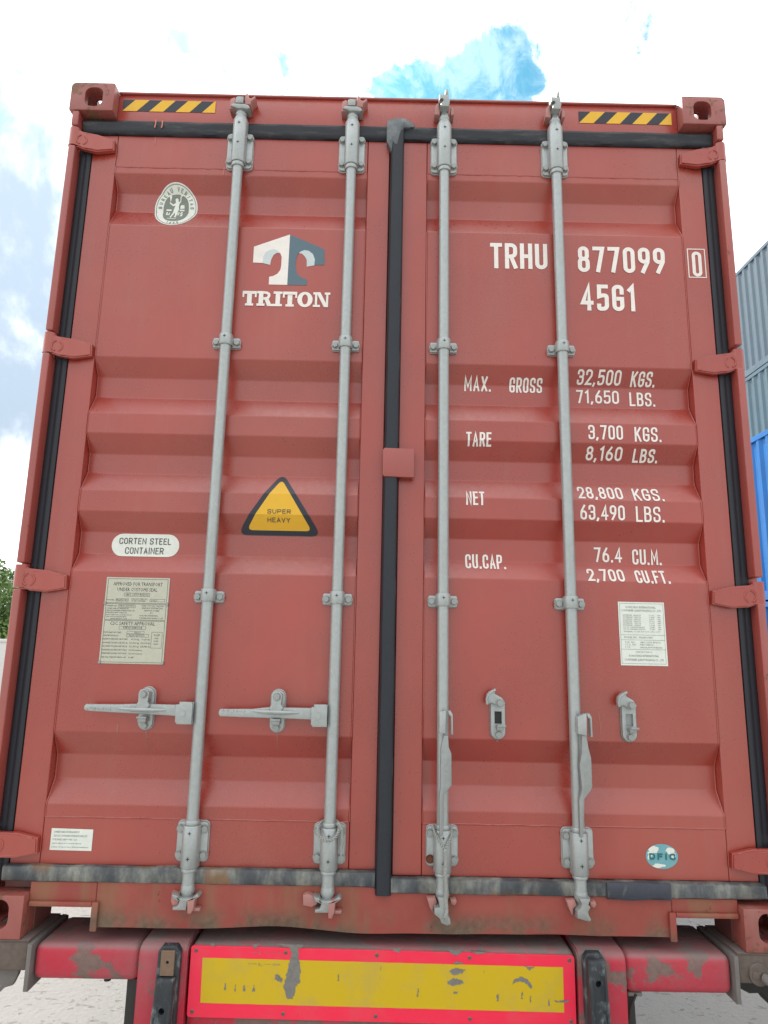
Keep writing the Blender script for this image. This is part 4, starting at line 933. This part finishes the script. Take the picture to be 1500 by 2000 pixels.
# fine print via text curves (built-in font), converted to meshes
def tiny(lines, mat, y, parent, name):
    """lines: (text, x0, baseline z, cap height, optional width)"""
    bm = BM()
    for ln in lines:
        txt, x0, z0, h = ln[:4]; wd = ln[4] if len(ln) > 4 else None
        c = bpy.data.curves.new('t', 'FONT'); c.body = txt; c.size = h / .70; c.resolution_u = 1; o = bpy.data.objects.new('t', c); sc.collection.objects.link(o)
        bpy.context.view_layer.update(); me = bpy.data.meshes.new_from_object(o.evaluated_get(bpy.context.evaluated_depsgraph_get()))
        xs = [v.co.x for v in me.vertices]; k = wd / (max(xs) - min(xs)) if wd and xs else 1; mn = min(xs) if xs else 0
        for v in me.vertices: v.co = Vector((x0 + (v.co.x - mn) * k, y, z0 + v.co.y))
        bm.from_mesh(me); bpy.data.objects.remove(o); bpy.data.curves.remove(c); bpy.data.meshes.remove(me)
    return obj(name, bm, mat, parent, smooth=0)
def frame(bm, x0, x1, z0, z1, t, y): ribbon(bm, [Vector(p) for p in ((x0, z0), (x1, z0), (x1, z1), (x0, z1))], t, True, y)
bm = BM(); box(bm, -.927, -.720, .0475, .0496, .785, 1.061, .0008, 1); pl = obj('approval_plate', bm, m_plate, K)
bm = BM(); Y = .0471
frame(bm, -.921, -.726, .978, 1.056, .0011, Y); frame(bm, -.921, -.726, .924, .975, .0011, Y); frame(bm, -.921, -.726, .790, .921, .0011, Y)
frame(bm, -.865, -.782, 1.000, 1.0105, .0008, Y); frame(bm, -.890, -.850, .9835, .9915, .0008, Y); frame(bm, -.780, -.732, .9835, .9915, .0008, Y)
frame(bm, -.880, -.826, .964, .972, .0008, Y); frame(bm, -.872, -.786, .894, .903, .0008, Y); frame(bm, -.845, -.790, .880, .888, .0008, Y); frame(bm, -.845, -.775, .870, .8785, .0008, Y); frame(bm, -.765, -.731, .836, .886, .0008, Y)
obj('plate_rule', bm, m_ink, pl, smooth=0)
tiny([('APPROVED FOR TRANSPORT', -.903, 1.034, .0115, .160), ('UNDER CUSTOMS SEAL', -.889, 1.016, .0115, .130), ('GB/C 13759 BV/2015', -.861, 1.0020, .0072, .075),
      ('MODEL', -.919, .985, .0045, .024), ('MQAH-19BV', -.888, .985, .0050, .036), ("MANUFACTURER'S NO.", -.840, .989, .0042, .052), ('OF THE CONTAINER', -.840, .983, .0042, .046), ('2021', -.777, .985, .0045, .020),
      ("OWNER'S NO.", -.918, .966, .0048, .034), ('TRHU 8770990', -.878, .966, .0046, .048), ('OWNED AND/OR MANAGED BY', -.918, .9580, .0042, .072), ('TRITON CONTAINER INTERNATIONAL LTD.', -.918, .9510, .0044, .092), ('PURCHASE, NEW YORK U.S.A.', -.918, .9445, .0042, .068),
      ('and is subject to a security interest', -.918, .9380, .0042, .084), ('in favor of one or more financial institutions', -.918, .9320, .0040, .066), ('www.triton.com', -.903, .9260, .0044, .054),
      ('TIMBER COMPONENT TREATMENT', -.806, .968, .0038, .074), ('RADALEUM-FHR/2021', -.804, .960, .0052, .068), ('MANUFACTURED', -.796, .952, .0048, .050), ('BY', -.776, .945, .0042, .009), ('DONG FANG INTERNATIONAL', -.810, .936, .0044, .060), ('CONTAINER (LIANYUNGANG) CO., LTD.', -.810, .928, .0044, .078),
      ('CSC SAFETY APPROVAL', -.902, .907, .0110, .145), ('F/BV/13885/18', -.858, .8955, .0070, .060), ('DATE MANUFACTURED', -.919, .881, .0048, .056), ('7/2021', -.822, .8815, .0048, .020), ('IDENTIFICATION NO.', -.919, .871, .0048, .048), ('TRHU 8770990', -.838, .8715, .0048, .050),
      ('MAXIMUM OPERATING GROSS MASS', -.920, .8600, .0048, .079), ('32,500 kg', -.830, .8600, .0048, .026), ('71,650 lbs', -.796, .8600, .0048, .028), ('ALLOWABLE STACKING LOAD FOR 1.8g', -.920, .8485, .0048, .079), ('216,000 kg', -.834, .8485, .0048, .030), ('476,190 lbs', -.799, .8485, .0048, .032),
      ('ALLOWABLE STACKING LOAD FOR 1.8g', -.920, .8375, .0048, .079), ('121,920 kg', -.834, .8375, .0048, .030), ('268,780 lbs', -.799, .8375, .0048, .032), ('TRANSVERSE RACKING TEST FORCE', -.920, .8260, .0048, .079), ('150,000 newtons', -.834, .8260, .0048, .043),
      ('TRANSVERSE RACKING TEST FORCE', -.920, .8150, .0048, .079), ('150,000 newtons', -.834, .8150, .0048, .043), ('END WALL STRENGTH PER ISO 1496', -.920, .8030, .0048, .079), ('0.4P', -.834, .8030, .0048, .018),
      ('ACEP', -.758, .874, .0058, .020), ('USA', -.756, .864, .0052, .014), ('1994', -.757, .855, .0052, .015), ('0029', -.757, .846, .0052, .015)], m_ink, .0471, pl, 'plate_print')
for x, z in ((-.924, .9765), (-.723, .9755), (-.924, .789), (-.723, .789)):
    bm = BM(); cyl(bm, (x, .0440, z), (x, .0476, z), .0042, .005, seg=14); obj('rivet', bm, m_galvd, pl)
bm = BM(); bm.faces.new([bm.verts.new((x, .0488, z)) for x, z in ((.747, .811), (.899, .811), (.897, 1.014), (.746, 1.014))]); ms = obj('maker_sticker', bm, m_stick, K, smooth=0)
bm = BM(); Y = .0485; frame(bm, .751, .893, .817, 1.009, .0009, Y)
for z in (.908, .892, .862): ribbon(bm, [Vector((.752, z)), Vector((.893, z))], .0009, False, Y)
obj('sticker_rule', bm, m_inkg, ms, smooth=0)
L = [('DONG FANG INTERNATIONAL', .771, .9935, .0068, .098), ('CONTAINER (LIANYUNGANG) CO., LTD.', .756, .9830, .0068, .132)]
for i, (a, b) in enumerate((('EXTERNAL  LENGTH', '12,192'), ('EXTERNAL  WIDTH', '2,438'), ('EXTERNAL  HEIGHT', '2,896'), ('INTERNAL  LENGTH', '12,032'), ('INTERNAL  WIDTH', '2,352'), ('INTERNAL  HEIGHT', '2,698'), ('DOOR OPENING HEIGHT', '2,585'), ('DOOR OPENING WIDTH', '2,340'))):
    z = .9690 - i * .0064; L += [(a, .761, z, .0042, .058 if i < 6 else .070), (b, .846, z, .0042, .017), ('MM', .874, z, .0042, .009)]
L += [('INTERNAL CU.CAP 76.4 CU.M  2,700 CU.FT', .762, .9165, .0042, .118), ('MODEL NO.: MQAH-19BV', .762, .8970, .0062, .092), ('T.I.R.  NO.', .763, .8820, .0052, .034), ('GB/C 13759 BV/2015', .813, .8820, .0052, .066), ('C.S.C.  NO.', .763, .8745, .0052, .038), ('F/BV/13885/18', .813, .8745, .0050, .042), ('T.C.T.', .763, .8660, .0052, .018), ('RADALEUM-FHR/2021', .813, .8660, .0052, .072),
      ('MANUFACTURED BY', .797, .8520, .0042, .054), ('DONG FANG INTERNATIONAL', .775, .8385, .0068, .096), ('CONTAINER (LIANYUNGANG) CO., LTD.', .760, .8260, .0068, .128)]
tiny(L, m_inkg, .0483, ms, 'sticker_print')
bm = BM(); bm.faces.new([bm.verts.new((x, .0488, z)) for x, z in ((-1.020, .230), (-.893, .229), (-.893, .290), (-1.020, .292))]); ms = obj('owner_sticker', bm, m_stick, K, smooth=0)
tiny([('OWNED AND/OR MANAGED BY', -1.012, .2790, .0055, .078), ('TRITON CONTAINER INTERNATIONAL LTD.', -1.012, .2680, .0055, .104), ('PURCHASE, NEW YORK U.S.A.', -1.013, .2575, .0055, .074), ('and is subject to a security interest', -1.014, .2475, .0048, .088), ('in favor of one or more financial institutions', -1.015, .2370, .0048, .112)], m_inkg, .0483, ms, 'sticker_print')
# globe sticker
GC = (.8445, .2435)
bm = BM(); f = bm.faces.new([bm.verts.new((x, .0488, z)) for x, z in ell(*GC, .0495, .0355, 40)]); ms = obj('globe_sticker', bm, m_globe, K, smooth=0)
bm = BM()
for cx, cz, rx, rz, sd_ in ((-.025, .020, .017, .009, 1), (-.034, .008, .009, .008, 2), (.026, .016, .012, .010, 3), (.036, .002, .008, .009, 4), (-.012, -.026, .020, .0065, 5), (-.040, -.004, .005, .006, 6)):
    P = []
    for i in range(18):
        a = 2 * PI * i / 18; k = 1 + .45 * noise.noise(Vector((math.cos(a) * 1.7, math.sin(a) * 1.7, sd_ * 3.1)))
        x, z = cx + rx * k * math.cos(a), cz + rz * k * math.sin(a); q = math.hypot(x / .0490, z / .0350)
        if q > 1: x, z = x / q, z / q
        P.append(bm.verts.new((GC[0] + x, .0485 - .00005 * sd_, GC[1] + z)))
    bm.faces.new(P)
obj('sticker_print', bm, m_stick, ms, smooth=0)
bm = BM(); write(bm, 'DFIC', .8055, .8855, .2340, .0185, .0050, .50)
for v in bm.verts: v.co.y += .0480
obj('sticker_print', bm, m_teal, ms, smooth=0)
# paint pen ticks and scratches
bm = BM()
for x, z0, z1 in ((-.905, 2.765, 2.735), (-.880, 2.762, 2.735)): ribbon(bm, [Vector((x, z0)), Vector((x + .001, (z0 + z1) / 2)), Vector((x - .001, z1))], .0045, False, .0285)
ribbon(bm, [Vector((-.908, 2.708)), Vector((-.907, 2.680))], .003, False, .0487); ribbon(bm, [Vector((-.642, 2.585)), Vector((-.643, 2.575)), Vector((-.644, 2.558))], .0032, False, .0485)
ribbon(bm, [Vector((.668, .664)), Vector((.672, .630)), Vector((.673, .600))], .0016, False, .0487)
obj('paint_tick', bm, m_pink, K, smooth=0)
m_drip = plain('dried_runoff', (.36, .17, .14), .7, .2, 60)
bm = BM()
for x, z0, z1, t in ((-.757, .584, .560, .006), (-.757, .560, .505, .002), (-.346, .584, .566, .006), (-.346, .566, .520, .002), (-.848, .60, .565, .006), (.347, .574, .567, .010)):
    a, b, c, d = (x - t / 2, z0), (x + t / 2, z0), (x + t / 6, z1), (x - t / 6, z1); bm.faces.new([bm.verts.new((p, 0, q)) for p, q in (a, b, c, d)])
drape(bm, .0007); obj('runoff_stain', bm, m_drip, K, smooth=0)

# ------------------------------------------------------------------ the trailer
T = thing('semi_trailer', 'red skeletal semi-trailer with a red and yellow rear marker board carrying the container', 'trailer', (0, 0, GZ))
bm = BM(); box(bm, -1.0155, -.7085, .008, .222, -.108, -.012, .022, 4); obj('rear_beam', bm, m_tred, T)
bm = BM(); box(bm, .7035, 1.0155, .008, .245, -.116, -.012, .022, 4); obj('rear_beam', bm, m_tred, T)
bm = BM(); box(bm, -.5665, .5615, .014, .24, -.24, -.012, .022, 4); obj('rear_beam', bm, m_tdirty, T)
for s in (-1, 1):
    x0, x1 = sorted((.5665 * s if s < 0 else .5620, .7080 * s if s < 0 else .7030))
    bm = BM(); PR = [(-.006, -.55), (-.006, -.036), (-.002, -.020), (.008, -.010), (.022, -.005), (.26, -.003), (.26, -.55)]
    A = [bm.verts.new((x0 + .001, y, z)) for y, z in PR]; B = [bm.verts.new((x1 - .001, y, z)) for y, z in PR]
    fA = bm.faces.new(A); fB = bm.faces.new(B[::-1])
    for i in range(len(PR)): bm.faces.new((A[i], B[i], B[(i + 1) % len(PR)], A[(i + 1) % len(PR)]))
    bmesh.ops.bevel(bm, geom=list(fA.edges) + list(fB.edges), offset=.004, segments=2, affect='EDGES')
    obj('rear_upright', bm, m_tred, T)
    # rubber buffer in a steel channel
    xa, xb_ = ((-.645, -.581) if s < 0 else (.572, .634)); c_ = (xa + xb_) / 2
    sh = -.006 if s < 0 else .006
    P = [(xa - .003, -.50), (xb_ + .003, -.50), (xb_ + .001, -.19), (xb_, -.012), (xb_ - .012, .004), (xa + .012, .004), (xa, -.012), (xa - .001, -.19)]
    bm = BM(); rim = [(x + sh * max(0, -z) * 3, z) for x, z in P]; prism(bm, rim, -.030, -.0065, .006, 3)
    bu = obj('buffer', bm, m_buf, T)
    if s < 0:
        bm = BM(); box(bm, c_ - .0205, c_ + .0180, -.038, -.0305, -.070, -.006, .001, 1); o = obj('brown_block', bm, m_wood, bu)
        cb = BM(); cyl(cb, (c_ - .001, -.05, -.035), (c_ - .001, -.02, -.035), .0045, seg=12); boolean(o, cb)
        ztop = -.073
    else: ztop = -.006
    Q = [(-.026, ztop), (.026, ztop), (.028, -.18), (.029, -.30), (.029, -.49), (-.029, -.49), (-.028, -.30), (-.028, -.18)]
    bm = BM(); Q = [(c_ + x + sh * max(0, -z) * 3, z) for x, z in Q]; prism(bm, Q, -.068, -.0305, .010, 4)
    bmesh.ops.subdivide_edges(bm, edges=[e for e in bm.edges if e.calc_length() > .03], cuts=5, use_grid_fill=True)
    for v in bm.verts:
        k = noise.noise(v.co * 38) ; v.co.y += .007 * k if v.co.y < -.035 else 0
        if v.co.y < -.05 and v.co.z > ztop - .10: v.co.y += .016 * max(0, (v.co.z - ztop + .10) / .10)
    o = obj('buffer_rubber', bm, m_buf, bu, smooth=25)
    hz_ = -.150 if s < 0 else -.062
    cb = BM(); cyl(cb, (c_ + sh * -hz_ * 3 * 1., -.10, hz_), (c_ + sh * -hz_ * 3, -.035, hz_), .0085, seg=14); boolean(o, cb)
    # end plates and twist lock housings
    x0, x1 = sorted((1.0165 * s, 1.030 * s))
    bm = BM(); prism(bm, [(x0, -.132), (x1, -.132), (x1, -.008), (x0, -.008)], -.006, .215, .003); obj('end_plate', bm, m_tgrey, T)
    x0, x1 = sorted((1.0305 * s, 1.205 * s))
    bm = BM(); box(bm, x0, x1, .004, .20, -.082, -.004, .006, 3); box(bm, min(x0, x1) + .0, x1, .001, .20, -.0035, -.0005); obj('twist_lock_housing', bm, m_tgrime, T)
    bm = BM()
    if s < 0:
        pts = [(-1.215, -.0825), (-1.062, -.0825), (-1.066, -.105), (-1.078, -.132), (-1.100, -.138), (-1.112, -.150), (-1.150, -.150), (-1.175, -.130), (-1.215, -.128)]
        prism(bm, pts, .030, .046, .002); o = obj('lock_bracket', bm, m_tgrey, T)
        cb = BM(); cyl(cb, (-1.118, .0, -.136), (-1.118, .08, -.136), .0065, seg=16); boolean(o, cb)
    else:
        prism(bm, [(1.032, -.0825), (1.20, -.0825), (1.20, -.165), (1.140, -.158), (1.110, -.120), (1.075, -.122), (1.050, -.110), (1.033, -.108)], .03, .10, .010); obj('lock_bracket', bm, m_tblack, T)
        bm = BM(); cyl(bm, (1.088, -.006, -.055), (1.088, .0035, -.055), .029, seg=24); box(bm, 1.066, 1.090, -.0085, -.0062, -.065, -.047, .001); obj('lock_boss', bm, m_tgrime, T)
        bm = BM(); tube(bm, [(1.098, -.010, -.060), (1.112, -.040, -.064), (1.135, -.050, -.085), (1.160, -.050, -.125)], [.013, .014, .017, .020], 14); obj('lock_handle', bm, m_tgrey, T)
    bm = BM(); box(bm, *sorted((1.012 * s, 1.2 * s)), .202, .221, -.10, -.0115, .002); obj('beam_stiffener', bm, m_tblack, T)
    # twist lock under the casting
    bm = BM(); cyl(bm, (1.138 * s, .089, -.0005), (1.138 * s, .089, .02), .022); obj('twist_lock', bm, m_tgrey, T)
    # dark brackets under the beam ends
    bm = BM(); xx = -.747 if s < 0 else .7035
    if s < 0: box(bm, -.7455, -.7095, .03, .045, -.50, -.1085, .001); box(bm, -.7155, -.7095, .046, .30, -.50, -.1085, .001)
    else: prism(bm, [(.7035, -.1165), (.733, -.1165), (.745, -.50), (.712, -.50), (.7035, -.20)], .03, .045, .001); tube(bm, [(.7355, .020, -.120), (.718, .018, -.155), (.708, .018, -.21), (.705, .018, -.50)], .004, 8)
    obj('mudguard_bracket', bm, m_tblack, T)
bm = BM(); cyl(bm, (-.81, .05, -.108), (-.81, .05, -.122), .012, .010, seg=12); obj('drain_stub', bm, m_tblack, T)
bm = BM(); box(bm, .712, .755, .02, .05, -.128, -.1165, .004); obj('clamp_plate', bm, m_tgrey, T)
# marker board: red board, yellow field, rivets, peeled spots
bm = BM(); prism(bm, [(a, b) for a, b in rrect(-.560, .5555, -.193, -.008, .008, 4)], .005, .010, .0008, 1); mb = obj('marker_board', bm, m_rfred, T)
for v in mb.data.vertices: v.co.z += -.010 * (v.co.x + .560) / 1.12 * .9
def bz(x, z): return z - .009 * (x + .560) / 1.12
bm = BM(); nx = 60; r0 = []; r1 = []; rnd = random.Random(5)
for i in range(nx + 1):
    x = -.525 + 1.046 * i / nx; j = .0006 * noise.noise(Vector((x * 30, 0, 0)))
    r0.append(bm.verts.new((x + (.002 if i in (0,) else 0), .0046, bz(x, -.1555) + j))); r1.append(bm.verts.new((x, .0046, bz(x, -.0385) - j)))
for i in range(nx): bm.faces.new((r0[i], r0[i + 1], r1[i + 1], r1[i]))
obj('yellow_field', bm, m_rfyel, mb, smooth=0)
def ragged(P, amp=.0022, seed=0, sub=5):
    out = []; n = len(P)
    for i in range(n):
        a, b = Vector(P[i]), Vector(P[(i + 1) % n])
        for k in range(sub):
            q = a.lerp(b, k / sub); out.append((q.x + amp * noise.noise(Vector((q.x * 420, q.y * 120, seed))), q.y + amp * noise.noise(Vector((q.x * 300 + 7, q.y * 160, seed)))))
    return out
peels = [[(-.271, -.037), (-.245, -.037), (-.24, -.064), (-.24, -.099), (-.251, -.11), (-.258, -.141), (-.275, -.143), (-.287, -.107), (-.277, -.07)], [(-.293, -.100), (-.314, -.092), (-.312, -.078), (-.303, -.080), (-.290, -.092)],
         [(.189, -.059), (.211, -.05), (.238, -.055), (.226, -.065), (.203, -.069)], [(.185, -.087), (.203, -.078), (.226, -.081), (.234, -.09), (.203, -.097), (.187, -.094)], [(.371, -.091), (.379, -.077), (.399, -.068), (.419, -.076), (.432, -.094), (.426, -.099), (.407, -.082), (.383, -.082)],
         [(-.312, .0), (-.232, .0), (-.236, -.007), (-.248, -.011), (-.247, -.0365), (-.267, -.0365), (-.272, -.010), (-.292, -.006)], [(.189, -.004), (.227, -.004), (.223, -.012), (.213, -.018), (.201, -.016)],
         [(-.505, -.004), (-.485, -.003), (-.490, -.010), (-.500, -.012)], [(-.380, -.003), (-.366, -.003), (-.370, -.014), (-.377, -.014)], [(.02, -.003), (.052, -.004), (.05, -.008), (.044, -.014), (.03, -.010)], [(.250, -.004), (.300, -.005), (.285, -.012), (.262, -.010)],
         [(.205, -.034), (.235, -.036), (.222, -.040), (.200, -.041)], [(.402, -.040), (.440, -.042), (.422, -.052), (.416, -.044)], [(.490, -.128), (.535, -.126), (.530, -.132), (.500, -.133)], [(.203, -.112), (.216, -.112), (.212, -.118), (.202, -.117)]]
for (x, z) in ((-.455, -.115), (-.425, -.118), (-.400, -.118), (-.372, -.118), (.10, -.118), (.33, -.125), (.40, -.118), (.425, -.126), (-.13, -.085), (.478, -.134)):
    peels.append([(x - .003, z - .008), (x + .003, z - .008), (x + .002, z + .010), (x - .001, z + .009)])
small = BM()
for i, P in enumerate(peels):
    bm = small if i > 14 else BM()
    f = bm.faces.new([bm.verts.new((x, .0040 - .0001 * (i % 3), bz(x, z) + .003)) for x, z in ragged(P, .0045 if i in (0, 1) else .0036, i, 9)]); f.normal_update(); bmesh.ops.triangulate(bm, faces=[f])
    if i <= 14: obj('peeled_spot', bm, m_peel, mb, smooth=0)
o = obj('scuffs', small, m_peel, mb, smooth=0); o['kind'] = 'stuff'
for x in (-.545, -.285, -.02, .25, .540):
    for z in (-.020, -.178):
        bm = BM(); cyl(bm, (x, .0028, bz(x, z)), (x, .0048, bz(x, z)), .0042, .0055, seg=12); cyl(bm, (x, .0022, bz(x, z)), (x, .0028, bz(x, z)), .0018, seg=8); obj('rivet', bm, m_tgrime, mb)
tiny([('00 00000', -.392, bz(-.39, -.053), .004, .026), ('E', -.362, bz(-.36, -.056), .008, .006), ('4', -.355, bz(-.36, -.057), .004, .004), ('70 R 00000', -.346, bz(-.34, -.053), .003, .020), ('SIGMA', -.321, bz(-.32, -.054), .005, .022),
      ('00 00000', -.392, bz(-.39, -.023), .003, .026), ('E', -.362, bz(-.36, -.026), .007, .006), ('70 R 00000 SIGMA', -.346, bz(-.34, -.023), .003, .045)], m_inkg, .0043, mb, 'board_print')
# chassis rails, wheels, legs
for s in (-1, 1):
    x0, x1 = sorted((.42 * s, .54 * s)); bm = BM(); box(bm, x0, x1, .245, 11.6, -.034, -.014); box(bm, x0, x1, .245, 11.6, -.40, -.38); box(bm, .474 * s - .006, .474 * s + .006, .245, 11.6, -.3795, -.0345)
    obj('chassis_rail', bm, m_tdirty, T)
for y in (3., 6.2, 9.0, 11.5):
    bm = BM(); box(bm, -1.12, 1.12, y, y + .12, -.145, -.041, .01); obj('cross_member', bm, m_tdirty, T)
m_tyre = plain('tyre_rubber', (.02, .02, .02), .85, .3, 40); m_rim = plain('wheel_rim', (.30, .30, .29), .5, .2, 20)
for y in (2.4, 3.75, 5.1):
    bm = BM(); cyl(bm, (-.86, y, -.63), (.86, y, -.63), .065); obj('axle', bm, m_tblack, T)
    for s in (-1, 1):
        bm = BM(); P = [(.28, .16), (.30, .155), (.47, .165), (.51, .145), (.52, .10), (.52, -.10), (.51, -.145), (.47, -.165), (.30, -.155), (.28, -.16)]; rows = []
        for i in range(40):
            a = 2 * PI * i / 40; rows.append([bm.verts.new(((1.02 * s + dx), y + r * math.cos(a), -.63 + r * math.sin(a))) for r, dx in P])
        for i in range(40):
            a, b = rows[i], rows[(i + 1) % 40]
            for j in range(len(P) - 1): bm.faces.new((a[j], a[j + 1], b[j + 1], b[j]))
        wh = obj('wheel', bm, m_tyre, T)
        bm = BM(); cyl(bm, (.92 * s, y, -.63), (.98 * s, y, -.63), .285, seg=32); cyl(bm, (.9805 * s, y, -.63), (1.12 * s, y, -.63), .12, .10, seg=20); obj('rim', bm, m_rim, wh)
        bm = BM()
        for k in range(10):
            a = 2 * PI * k / 10; cyl(bm, (.9805 * s, y + .17 * math.cos(a), -.63 + .17 * math.sin(a)), (1.01 * s, y + .17 * math.cos(a), -.63 + .17 * math.sin(a)), .014, seg=6)
        obj('wheel_nuts', bm, m_rim, wh)
for s in (-1, 1):
    bm = BM(); box(bm, .60 * s - .06, .60 * s + .06, 9.4, 9.55, -.85, -.15, .005); box(bm, .60 * s - .13, .60 * s + .13, 9.34, 9.61, -1.149, -1.12, .005); box(bm, .60 * s - .045, .60 * s + .045, 9.42, 9.53, -1.1195, -.8505); obj('landing_leg', bm, m_tblack, T)
    bm = BM(); box(bm, *sorted((.545 * s, .70 * s)), 9.41, 9.54, -.34, -.26); obj('leg_brace', bm, m_tblack, T)
bm = BM(); box(bm, -1.15, 1.15, -.01, .10, -.68, -.555, .008); obj('underrun_bar', bm, m_tdirty, T)

# ------------------------------------------------------------------ container stacks behind, right
def bg_container(mat, label, x0, y0, z0, h=2.896, group=None, length=12.192):
    t = thing('shipping_container', label, 'shipping container', (x0, y0, z0), group); W = 2.438
    P = lambda n, bm, sm=0: obj(n, bm, mat, t, local=True, smooth=sm, loc=(0, 0, 0))
    for xs, s in ((.012, -1), (W - .012, 1)):
        bm = BM(); corr(bm, xs, s, .17, length - .17, .162, h - .102); P('side_wall', bm)
        a, b = (0.002, .06) if s < 0 else (W - .06, W - .002)
        bm = BM(); box(bm, a, b, .179, length - .179, h - .10, h - .012, .004); P('top_rail', bm); bm = BM(); box(bm, a, b, .179, length - .179, .012, .16, .004); P('bottom_rail', bm)
        for ya, yb in ((.001, .165), (length - .165, length - .001)):
            bm = BM(); xa, xb2 = (0.002, .11) if s < 0 else (W - .11, W - .002); box(bm, xa, xb2, ya, yb, .119, h - .119, .006); P('corner_post', bm)
            for za in (0.001, h - .118):
                bm = BM(); xa, xb2 = (0, .162) if s < 0 else (W - .162, W); box(bm, xa, xb2, ya - .001, yb + .013 if ya < 1 else yb + .001, za, za + .117, .008); P('corner_casting', bm)
    bm = BM(); box(bm, .061, W - .061, .12, length - .12, h - .05, h - .03); P('roof', bm); bm = BM(); box(bm, .061, W - .061, .12, length - .12, .13, .16); P('floor', bm)
    for ya in (.06, length - .09): bm = BM(); box(bm, .111, W - .111, ya, ya + .03, .1605, h - .0505); P('end_wall', bm)
    return t
G1 = 'containers stacked four high beyond the blue ones'
SX, SY = 9.0, 4.2
for k in range(4):
    z = GZ + .002 + k * 2.897
    mt, lab = ((m_cteal, 'grey container at the foot of the four high grey stack'), (m_cteal, 'second container up in the grey stack, hidden behind the blue stack'), (m_cteal, 'grey-teal container just below the topmost one of the right hand stack'), (m_cgrey, 'blue-grey container, topmost of the tall stack on the right'))[k]
    bg_container(mt, lab, SX, SY, z, group=G1)
BX, BY = 6.35, 3.6
for k in range(2):
    bg_container(m_cblue, ('bright blue container at the bottom of the two high blue stack', 'bright blue container, top of the two high stack at the right edge')[k], BX, BY, GZ + .002 + k * 2.82, h=2.815, group='bright blue containers stacked two high')

# ------------------------------------------------------------------ left background: hoarding, trees
bm = BM(); n = 0; wl = thing('white_fence', 'white sheet metal fence with a flat top rail below the trees', 'fence', (-18, 15, GZ))
y = 15.
for i in range(16):
    x = -26 + i * 1.25; bm = BM(); box(bm, x, x + 1.243, 14.99, 15.03, GZ, .70, .004, 1); obj('fence_panel', bm, m_wallw, wl)
bm = BM(); box(bm, -26, -6, 14.96, 15.06, .7015, .775, .006); obj('top_rail', bm, m_wallw, wl)
for i in range(17):
    bm = BM(); x = -26 + i * 1.25; cyl(bm, (x - .0, 14.945, .74), (x, 14.96, .74), .02, seg=8); obj('rivet', bm, m_tgrey, wl)
def tree(loc, H, R, mat, label, seed, nleaf=5200, sparse=0., name='broadleaf_tree', zlow=.25):
    rnd = random.Random(seed); t = thing(name, label, 'tree', loc, 'trees behind the white fence'); bm = BM(); tips = []
    th = H * .45; P = [(0, 0, 0), (rnd.uniform(-.1, .1), 0, th * .5), (rnd.uniform(-.2, .2), rnd.uniform(-.2, .2), th)]; tube(bm, P, [.20, .15, .12], 10); top = Vector(P[-1])
    for i in range(11):
        a = 2 * PI * i / 11 + rnd.uniform(-.3, .3); st = Vector((0, 0, th * rnd.uniform(.55, 1.))); el = rnd.uniform(.1, 1.2); Lh = R * rnd.uniform(.6, 1.)
        e = st + Vector((math.cos(a) * math.cos(el) * Lh, math.sin(a) * math.cos(el) * Lh, math.sin(el) * Lh * H / R * .42)); m_ = st.lerp(e, .5) + Vector((0, 0, .1 * R))
        tube(bm, [st, m_, e], [.08, .05, .02], 6); tips += [e, m_]
        for k in range(2):
            e2 = e + Vector((rnd.uniform(-1, 1), rnd.uniform(-1, 1), rnd.uniform(-.4, .9))) * R * .35; tube(bm, [m_, m_.lerp(e2, .6), e2], [.04, .025, .01], 5); tips.append(e2)
    obj('trunk', bm, m_bark, t, local=True, loc=(0, 0, 0))
    vs_, fs_ = [], []
    per = nleaf // len(tips)
    for tp in tips:
        cr = R * rnd.uniform(.22, .36)
        for k in range(per):
            d = Vector((rnd.gauss(0, 1), rnd.gauss(0, 1), rnd.gauss(0, 1))); d = d.normalized() * cr * rnd.uniform(.3, 1.) ** .6; d.z *= .75; p = tp + d
            if p.z < zlow * H: continue
            s = rnd.uniform(.05, .10); ax = Vector((rnd.uniform(-1, 1), rnd.uniform(-1, 1), rnd.uniform(-1, 1))).normalized(); bx = ax.orthogonal().normalized(); i0 = len(vs_)
            vs_ += [p - ax * s, p + bx * s * .5, p + ax * s, p - bx * s * .5]; fs_.append((i0, i0 + 1, i0 + 2, i0 + 3))
    me = bpy.data.meshes.new('crown'); me.from_pydata([tuple(v) for v in vs_], [], fs_); me.materials.append(mat); o = bpy.data.objects.new('crown', me); sc.collection.objects.link(o); o.parent = t
    return t
tree((-13.7, 19.5, GZ), 5.3, 2.3, m_leaf, 'bright green bushy tree just left of the container, over the white fence', 3, 14000, zlow=.1)
tree((-12.4, 21.5, GZ), 4.6, 1.9, m_leaf, 'low green tree partly hidden behind the container post', 5, 6000, zlow=.1)
tree((-17.9, 27.5, GZ), 7.4, 2.7, m_leafb, 'tall thin blue-green tree standing furthest back', 9, 5000)
tree((-17.2, 20.5, GZ), 5.4, 2.2, m_leaf, 'broad tree to the left of the bright green bushy one', 12, 8000, zlow=.1)
bg_container(m_cred, 'distant brick-red container showing low between the trees and the post', -19.2, 33, GZ + .002)
